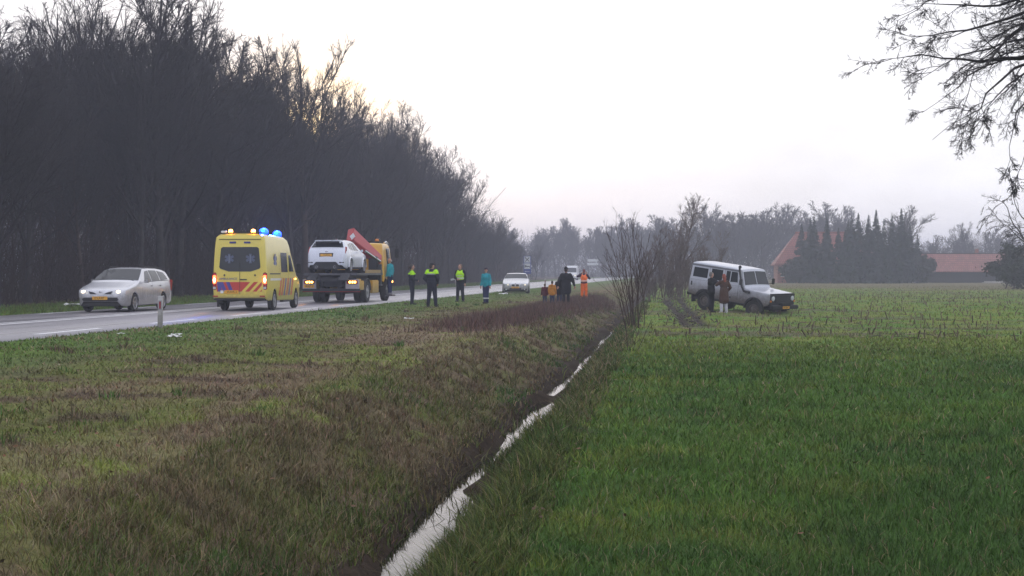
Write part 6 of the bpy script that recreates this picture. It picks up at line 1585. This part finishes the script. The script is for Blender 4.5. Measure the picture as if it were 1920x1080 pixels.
# family and worker further along
person('small child in a maroon jacket beside the mustard-coated child', at_(-6.82, 68.8), R(8), 1.06, MAROON, JEANS, arms=('hang', 'hang'), hair=(0.10, 0.07, 0.05), bulk=1.12, hem=0.82)
person('child in a mustard yellow coat seen from behind', at_(-6.42, 68.2), R(-10), 1.20, MUSTARD, JEANS, arms=('hang', 'hang'), hair=(0.04, 0.028, 0.02), bulk=1.12, hem=0.80, hood=True)
person('tall adult in a long dark coat and black beanie, back to the camera', at_(-5.80, 68.4), R(0), 1.82, BLACK, BLACK, arms=('apart', 'apart'), hat=('beanie', BLACK), bulk=1.28, hem=0.62, skirt=0.02, stance=0.11)
person('shorter figure in dark coat half hidden behind the tall dark-clad adult', at_(-6.17, 69.1), R(-5), 1.36, BLACK, JEANS, arms=('hang', 'pocket'), bulk=1.15, hem=0.72)
person('road worker in bright orange vest and orange trousers, arms raised', at_(-6.15, 84.6), R(-6), 1.76, cloth('grey_sleeve', (0.035, 0.02, 0.04)), ORANGE, arms=('raise', 'phone'), vest=ORANGEV, hair=(0.22, 0.05, 0.04), stance=0.13, hem=0.95, leg_bulk=1.25, bands=((1.12, 0.214, 0.172, SILVER),))
# two people beside the off-road vehicle
JPX, JPY = 0.74, 63.6
person('person in a black jacket leaning to the companion beside the muddy vehicle', at_(JPX + 0.02, JPY + 0.1), R(-62), 1.72, BLACK, BLACK, arms=('embrace', 'embrace'), hair=(0.16, 0.15, 0.14), hairstyle='short', stance=0.10, hem=0.78, bulk=1.1)
person('person in a brown coat and pale boots beside the muddy vehicle', at_(JPX + 0.54, JPY - 0.25), R(28), 1.66, BROWN, BLACK, arms=('embrace', 'pocket'), hair=(0.26, 0.06, 0.035), hairstyle='long', stance=0.13, hem=0.50, skirt=0.035, legs_bare=PALE, bulk=1.1)
# man standing on the step of the tow truck
MX, MY, MZ = on_truck(1.38, 2.3, 0.30)
person('grey-haired man in a teal jacket standing on the step of the tow truck', (MX, MY, MZ), R(70), 1.76, TEAL, DKBLUE, hair=(0.35, 0.30, 0.28), hairstyle='thin', arms=('hang', 'hang'), stance=0.08, hem=0.86, shoes=(0.3, 0.3, 0.32))
# ------------------------------------------------------------------ grass, reeds, heather, stubble
def view_points(g, n, d0, d1, half=0.50, power=1.0):
    """points on the ground round the camera, thinning out with distance"""
    a = g.uniform(-half, half, n) + CAM_YAW
    q = g.random(n)
    if power == 1.0: d = d0 * (d1 / d0) ** q
    else: d = (d0 ** (1 - power) + q * (d1 ** (1 - power) - d0 ** (1 - power))) ** (1 / (1 - power))
    return -d * np.sin(a), d * np.cos(a), d
def blades(name, g, x, y, h, w, lean, col, label, tip=1.12, tri=False, m=None, z=None, dirx=None, base_dark=1.0):
    n = len(x)
    z = ground_z(x, y) if z is None else z
    a = g.uniform(0, 2 * np.pi, n) if dirx is None else dirx
    l = h * lean
    dx, dy = np.cos(a) * l, np.sin(a) * l
    b = g.uniform(0, 2 * np.pi, n); wx, wy = np.cos(b) * w / 2, np.sin(b) * w / 2
    zb = z - 0.01
    hh = h * np.sqrt(np.clip(1 - 0.5 * lean ** 2, 0.25, 1))
    if tri:
        V = np.stack([np.stack([x - wx, y - wy, zb], 1), np.stack([x + wx, y + wy, zb], 1), np.stack([x + dx, y + dy, z + hh], 1)], 1)
        C = np.stack([col * base_dark, col * base_dark, col * tip], 1)
        me = np_mesh(name, V.reshape(-1, 3), tris=np.arange(n * 3).reshape(-1, 3), mats=[m or M_BLADE], col=C.reshape(-1, 3))
    else:
        mx, my, mz = x + dx * 0.35, y + dy * 0.35, z + hh * 0.6
        V = np.stack([np.stack([x - wx, y - wy, zb], 1), np.stack([x + wx, y + wy, zb], 1), np.stack([mx + wx * 0.8, my + wy * 0.8, mz], 1), np.stack([mx - wx * 0.8, my - wy * 0.8, mz], 1), np.stack([x + dx, y + dy, z + hh], 1)], 1)
        C = np.stack([col * base_dark, col * base_dark, col, col, col * tip], 1)
        o = np.arange(n)[:, None] * 5
        me = np_mesh(name, V.reshape(-1, 3), quads=o + np.array([[0, 1, 2, 3]]), tris=o + np.array([[3, 2, 4]]), mats=[m or M_BLADE], col=C.reshape(-1, 3))
    ob = link(name, me)
    return tag(ob, label, 'grass', kind='stuff')
M_BLADE = mat('grass_blades', (0.1, 0.1, 0.05), rough=0.75, var=0.3, scale=1.5, attr='Col', spec=0.25)
def jitter(g, c, s=0.24):
    n = len(c)
    return c * (1 + g.normal(0, s, (n, 1)).clip(-0.6, 0.9)) * (1 + g.normal(0, 0.08, (n, 3)))
def in_view_keep(x, y, cond): return x[cond], y[cond]

def field_grass():
    g = np.random.default_rng(201)
    x, y, d = view_points(g, 300000, 6.5, 44, half=0.42)
    a = -g.uniform(0.42, 0.72, 34000) + CAM_YAW; d2 = 5.0 * (30 / 5.0) ** g.random(34000)      # on past the frame, thinner
    x = np.concatenate([x, -d2 * np.sin(a)]); y = np.concatenate([y, d2 * np.cos(a)]); d = np.concatenate([d, d2])
    u = x - ditch_x(y); k = (u > 1.12 + 0.32 * g.normal(0, 1, len(u)).clip(-1.5, 1.5)) & (y < 38.5 - 0.15 * x - 9.0 * (vnoise(x, y * 0.5, 2.4, 21, 4) - 0.5) + g.normal(0, 2.2, len(x))) & (np.hypot(x, y) > 5)
    # thinner in a few hollows
    k &= g.random(len(x)) < 0.55 + 0.6 * vnoise(x, y, 1.3, 44)
    x, y, d = x[k], y[k], d[k]; u = u[k]
    n = len(x)
    n3 = vnoise(x, y, 3.0, 51, 3); n2 = vnoise(x, y, 0.6, 52, 3)
    c = lerp3(C_DGREEN * 1.0, C_GREEN * 1.0, sstep(0.32, 0.62, n3)) * np.array((0.94, 0.92, 0.9))
    c = lerp3(c, C_YGREEN * 0.95, 0.45 * sstep(0.58, 0.75, n2) + 0.5 * (1 - sstep(1.0, 4.2, u + 2 * (n3 - 0.5))) * sstep(0.35, 0.6, n2))
    c = lerp3(c, C_YGREEN * 1.0, 0.75 * sstep(24, 38, y + 8 * (n3 - 0.5)))
    st = g.random(n) < 0.05; c[st] = C_STRAW * 0.9
    h = 0.04 + 0.055 * g.random(n) + 0.03 * n2; h *= 0.7 + 0.6 * vnoise(x, y, 1.1, 53)
    near = d < 16
    w = 0.0055 * np.clip(d / 8.0, 1, 5)
    lean = g.uniform(0.25, 1.3, n)
    blades('field_grass', g, x[near], y[near], h[near], w[near], lean[near], jitter(g, c[near]), 'thick green pasture grass filling the near field')
    f = ~near
    blades('field_grass', g, x[f], y[f], h[f] * 1.05, w[f] * 1.7, lean[f], jitter(g, c[f]), 'green pasture grass further back, up to the stubble edge', tri=True)
field_grass()
def verge_grass():
    g = np.random.default_rng(202)
    x, y, d = view_points(g, 330000, 7.0, 120, half=0.46)
    u = x - ditch_x(y); k = (u < -1.3 + 0.5 * g.normal(0, 1, len(u)).clip(-1, 1)) & (x > ROAD_N + 0.12 - 0.18 * vnoise(x, y, 0.8, 66))
    x, y, d, u = x[k], y[k], d[k], u[k]; n = len(x)
    c = cover(x, y) * 1.12
    n2 = vnoise(x, y, 0.55, 55, 3); n1 = vnoise(x, y * 0.6, 1.8, 56, 3)
    dry = (g.random(n) < 0.08 + 0.30 * sstep(0.52, 0.7, n1)); c[dry] = lerp3(C_BROWN * 1.25, C_STRAW * 0.95, g.random(dry.sum()))
    h = (0.03 + 0.055 * g.random(n)) * (0.5 + 1.0 * n2) + 0.06 * sstep(0.60, 0.75, n1) * g.random(n)
    h *= 1 + 0.5 * sstep(-3.4, -2.2, u)
    near = d < 18
    w = 0.006 * np.clip(d / 9.0, 1, 6); lean = g.uniform(0.5, 1.35, n)
    blades('verge_grass', g, x[near], y[near], h[near], w[near], lean[near], jitter(g, c[near]), 'short brown and olive winter grass on the near verge')
    f = ~near
    blades('verge_grass', g, x[f], y[f], h[f], w[f] * 1.6, lean[f], jitter(g, c[f], 0.25), 'short brown winter grass on the verge towards the road', tri=True)
verge_grass()
def bank_grass():
    g = np.random.default_rng(203)
    # tussocks: rough arching grass on both banks, hanging over the water
    x0, y0, d0 = view_points(g, 26000, 7.5, 90, half=0.30)
    u = x0 - ditch_x(y0)
    k = ((u > 0.22) & (u < 1.35)) | ((u < -0.25) & (u > -2.0))
    k &= g.random(len(x0)) < np.where(u > 0, 1.0, 0.9)
    x0, y0, d0, u = x0[k], y0[k], d0[k], u[k]
    m = 15
    n = len(x0) * m
    x = np.repeat(x0, m) + g.normal(0, 0.05, n); y = np.repeat(y0, m) + g.normal(0, 0.08, n); d = np.repeat(d0, m); uu = np.repeat(u, m)
    n1 = np.repeat(vnoise(x0, y0 * 0.5, 1.5, 71, 3), m)
    c = lerp3(C_DGREEN * 1.0, C_OLIVE * 0.95, sstep(0.3, 0.5, n1)); c = lerp3(c, C_BROWN * 0.95, 0.85 * sstep(0.45, 0.62, n1) * np.where(uu > 0, 0.7 * sstep(14, 20, y), 1.0))
    gr = (uu > 0) & (g.random(n) < 0.6); c[gr] = lerp3(C_OLIVE * 0.62, C_DGREEN * 0.62, g.random(gr.sum()))
    dry = g.random(n) < np.where(uu > 0, 0.07 + 0.14 * sstep(14, 20, y), 0.30); c[dry] = lerp3(C_BROWN, C_STRAW, g.random(dry.sum()) ** 1.5)
    h = np.repeat(g.uniform(0.10, 0.28, len(x0)), m) * g.uniform(0.6, 1.15, n) * np.where(uu > 0, 0.95, 0.62)
    h *= np.where(np.abs(uu) < 0.55, 0.75, 1.0) * (1 - 0.45 * sstep(0.95, 1.4, uu))
    w = 0.006 * np.clip(d / 9.0, 1, 5)
    z = np.maximum(ground_z(x, y), -0.76)
    blades('bank_grass', g, x, y, h, w, g.uniform(0.2, 1.25, n), jitter(g, c), 'rough tussocks of grass on the ditch banks', z=z)
    # reeds and fallen stalks that break up the mirror of the water
    n = 2600
    y = 9 * (85 / 9) ** g.random(n); x = ditch_x(y) + np.where(g.random(n) < 0.6, g.uniform(0.05, 0.42, n), g.uniform(-0.5, -0.15, n))
    patch = vnoise(x * 0, y, 2.6, 72, 2); kk = patch > 0.42; x, y = x[kk], y[kk]; n = len(x)
    c = jitter(g, lerp3(C_DBROWN, C_OLIVE, g.random(n)))
    blades('reeds', g, x, y, g.uniform(0.12, 0.38, n), 0.007 * np.clip(np.hypot(x, y) / 10, 1, 4), g.uniform(0.3, 1.5, n), c, 'thin reeds and stalks standing in the ditch water', z=np.full(n, -0.77))
bank_grass()
def clumps():
    """taller dead tufts dotted over the verge and the ditch shoulder"""
    g = np.random.default_rng(205)
    x0, y0, d0 = view_points(g, 3600, 8, 75, half=0.5)
    u = x0 - ditch_x(y0)
    k = (u < -1.8) & (x0 > -13.0) & (g.random(len(x0)) < 0.10 + 0.9 * sstep(0.52, 0.66, vnoise(x0, y0, 1.6, 81, 2)) * (0.35 + 0.65 * sstep(-6.0, -3.4, x0)))
    x0, y0, d0 = x0[k], y0[k], d0[k]; m = 22; n = len(x0) * m
    x = np.repeat(x0, m) + g.normal(0, 0.06, n); y = np.repeat(y0, m) + g.normal(0, 0.08, n); d = np.repeat(d0, m)
    t = np.repeat(g.random(len(x0)), m)[:, None]
    c = np.where(t < 0.45, C_BROWN * 0.9, np.where(t < 0.7, C_DBROWN * 1.3, C_DGREEN * 1.3)) * np.ones((n, 3))
    h = np.repeat(g.uniform(0.07, 0.19, len(x0)), m) * g.uniform(0.5, 1.1, n)
    blades('dead_tufts', g, x, y, h, 0.006 * np.clip(d / 9, 1, 5), g.uniform(0.15, 1.0, n), jitter(g, c), 'taller brown dead tufts dotted over the verge')
clumps()
def heather():
    g = np.random.default_rng(206)
    y = g.uniform(34, 100, 30000); x = -6.2 + 0.012 * (y - 44) + g.normal(0, 1.3, len(y))
    k = g.random(len(y)) < heath_mask(x, y) * 0.8; x, y = x[k], y[k]; n = len(x)
    c = jitter(g, lerp3(C_HEATH * 0.9, C_DBROWN * 1.1, g.random(n)), 0.3)
    blades('dead_heather', g, x, y, g.uniform(0.15, 0.42, n), np.full(n, 0.028), g.uniform(0.1, 0.8, n), c, 'reddish brown stand of dead stems on the verge below the family', tri=True)
heather()
def far_verge():
    g = np.random.default_rng(207)
    n = 26000
    y = 40 * (230 / 40) ** g.random(n); x = g.uniform(-27.8, ROAD_F - 0.05, n)
    c = jitter(g, lerp3(C_GREEN * 0.95, C_OLIVE, g.random(n)))
    blades('far_verge_grass', g, x, y, g.uniform(0.08, 0.2, n), np.full(n, 0.04), g.uniform(0.2, 1, n), c, 'green grass strip between the road and the wood', tri=True)
far_verge()
def stubble():
    g = np.random.default_rng(208)
    # maize stubble in rows, stubs cut at a slant
    rows = np.arange(39.2, 128, 0.95)
    xs, ys = [], []
    for r in rows:
        x = np.arange(-2.0, 46, 0.27); x = x + g.normal(0, 0.05, len(x)); x = x[(x > ditch_x(r) + 1.9) & (x < (r * 0.27))]
        keep = g.random(len(x)) < 0.17 * (0.25 + 1.2 * vnoise(x * 0.5, x * 0 + r, 3.0, 83)) * (1.7 if r < 43 else 1)
        xs.append(x[keep]); ys.append(r - 0.15 * x[keep] + g.normal(0, 0.15, keep.sum()))
    x = np.concatenate(xs); y = np.concatenate(ys)
    k = rut_mask(x, y) < 0.3; x, y = x[k], y[k]; n = len(x)
    h = g.uniform(0.05, 0.26, n) * g.uniform(0.6, 1, n) + 0.05
    P, Rr = stalks(g, x, y, ground_z(x, y) - 0.02, h, np.full(n, 0.02), 2, 0.28, 0.0)
    Rr[:] = 0.02
    V, F = tubes(P, Rr, 4)
    c = lerp3(C_DBROWN * 0.8, C_STRAW * 0.8, (g.random(n) ** 1.6)); C = np.repeat(c, 8, axis=0)
    o = link('maize_stubble', np_mesh('maize_stubble', V, quads=F, mats=[mat('stubble', (0.1, 0.1, 0.1), rough=0.9, attr='Col', var=0.2, scale=6)], col=C))
    tag(o, 'dark cut maize stubs standing in rows across the field', 'stubble', kind='stuff')
    # weeds and young grass between the rows
    x, y, d = view_points(g, 90000, 38, 190, half=0.42)
    u = x - ditch_x(y); k = (u > 1.0) & (y > 38 - 0.15 * x) & (rut_mask(x, y) < 0.35); x, y, d = x[k], y[k], d[k]; n = len(x)
    c = jitter(g, cover(x, y) * 1.15)
    blades('stubble_weeds', g, x, y, g.uniform(0.04, 0.14, n), 0.03 * np.clip(d / 50, 1, 3), g.uniform(0.3, 1.2, n), c, 'thin yellow-green weeds between the stubble rows', tri=True)
    # flattened stalks and clods
    n = 350
    y = 39 + 60 * g.random(n) ** 1.8; x = g.uniform(-0.6, 1, n) * (y * 0.2) + 3; 
    d3 = g.normal(0, 1, (n, 3)); d3[:, 2] = g.normal(0, 0.06, n)
    P, Rr = grow(g, np.stack([x, y, ground_z(x, y) + 0.03], 1), d3, g.uniform(0.15, 0.5, n), np.full(n, 0.012), np.full(n, 0.010), 2, 0.0, 0.0)
    V, F = tubes(P, Rr, 4); c = np.repeat(jitter(g, lerp3(C_DBROWN, C_STRAW * 1.1, g.random(n))), 8, axis=0)
    o = link('fallen_stalks', np_mesh('fallen_stalks', V, quads=F, mats=[_M['stubble']], col=c))
    tag(o, 'pale fallen maize stalks lying between the stubs', 'stalks', kind='stuff')
stubble()
def clods():
    """churned mud along the wheel ruts and under the stuck vehicle"""
    g = np.random.default_rng(210); b = []
    V, F = [], []; o = 0
    base = MB().ball((0, 0, 0), 1.0, 6, 4); bv = np.array(base.v); bf = base.f
    pts = []
    for line, hw in RUTS:
        for (ax, ay), (bx, by) in zip(line[:-1], line[1:]):
            m = int(np.hypot(bx - ax, by - ay) * 5)
            for t in g.random(m):
                pts.append((ax + (bx - ax) * t + g.normal(0, hw * 1.15), ay + (by - ay) * t + g.normal(0, 0.2)))
    tris, quads = [], []
    for x, y in pts:
        s = g.uniform(0.018, 0.055); v = bv * s * g.uniform(0.7, 1.3, 3) * np.array((1.2, 1.2, 0.75)) + g.normal(0, s * 0.18, bv.shape) + np.array((x, y, gz(x, y) + s * 0.3))
        V.append(v)
        for f in bf: (tris if len(f) == 3 else quads).append(tuple(i + o for i in f))
        o += len(bv)
    ob = link('mud_clods', np_mesh('mud_clods', np.concatenate(V), quads=np.array(quads), tris=np.array(tris), mats=[mat('wet_mud', tuple(C_MUD * 0.55), rough=0.7, var=0.4, scale=8)], smooth=True))
    tag(ob, 'churned mud clods along the wheel ruts in the field', 'mud', kind='stuff')
clods()
def fallen_leaves():
    g = np.random.default_rng(211)
    x, y, d = view_points(g, 2600, 8, 60, half=0.45); k = (x > ROAD_N + 0.3) & (np.abs(x - ditch_x(y)) > 0.5) & (g.random(len(x)) < np.where(x > -1, 0.10, 1)); x, y, d = x[k], y[k], d[k]; n = len(x)
    s = g.uniform(0.014, 0.032, n)[:, None]; a = unit(g.normal(0, 1, (n, 3)) * np.array((1, 1, 0.35))); b = unit(np.cross(a, np.array((0.1, 0.1, 1.0)) + g.normal(0, 0.3, (n, 3))))
    p = np.stack([x, y, ground_z(x, y) + 0.05 + 0.03 * g.random(n)], 1)
    V = np.stack([p + a * s, p + b * s * 0.6, p - a * s, p - b * s * 0.6], 1).reshape(-1, 3)
    c = np.repeat(jitter(g, lerp3(np.array((0.16, 0.07, 0.03)), C_DBROWN, g.random(n))), 4, axis=0)
    o = link('fallen_leaves', np_mesh('fallen_leaves', V, quads=np.arange(n * 4).reshape(-1, 4), mats=[mat('dead_leaf', (0.1, 0.1, 0.1), rough=0.8, attr='Col')], col=c))
    tag(o, 'scattered brown fallen leaves in the grass', 'leaves', kind='stuff')
fallen_leaves()
# ------------------------------------------------------------------ winter haze
def haze():
    b = MB().box((0, 750, 13), (2400, 2000, 29))
    m = bpy.data.materials.new('haze_air'); m.use_nodes = True
    t = m.node_tree; t.nodes.clear()
    out = N(t, 'ShaderNodeOutputMaterial'); v = N(t, 'ShaderNodeVolumePrincipled')
    v.inputs['Color'].default_value = (0.82, 0.85, 1.0, 1); v.inputs['Density'].default_value = 0.00125; v.inputs['Anisotropy'].default_value = 0.2
    t.links.new(v.outputs[0], out.inputs['Volume'])
    o = b.build('haze', m, smooth=0)
    tag(o, 'thin grey winter haze over the road, wood and fields', 'haze', kind='stuff')
haze()
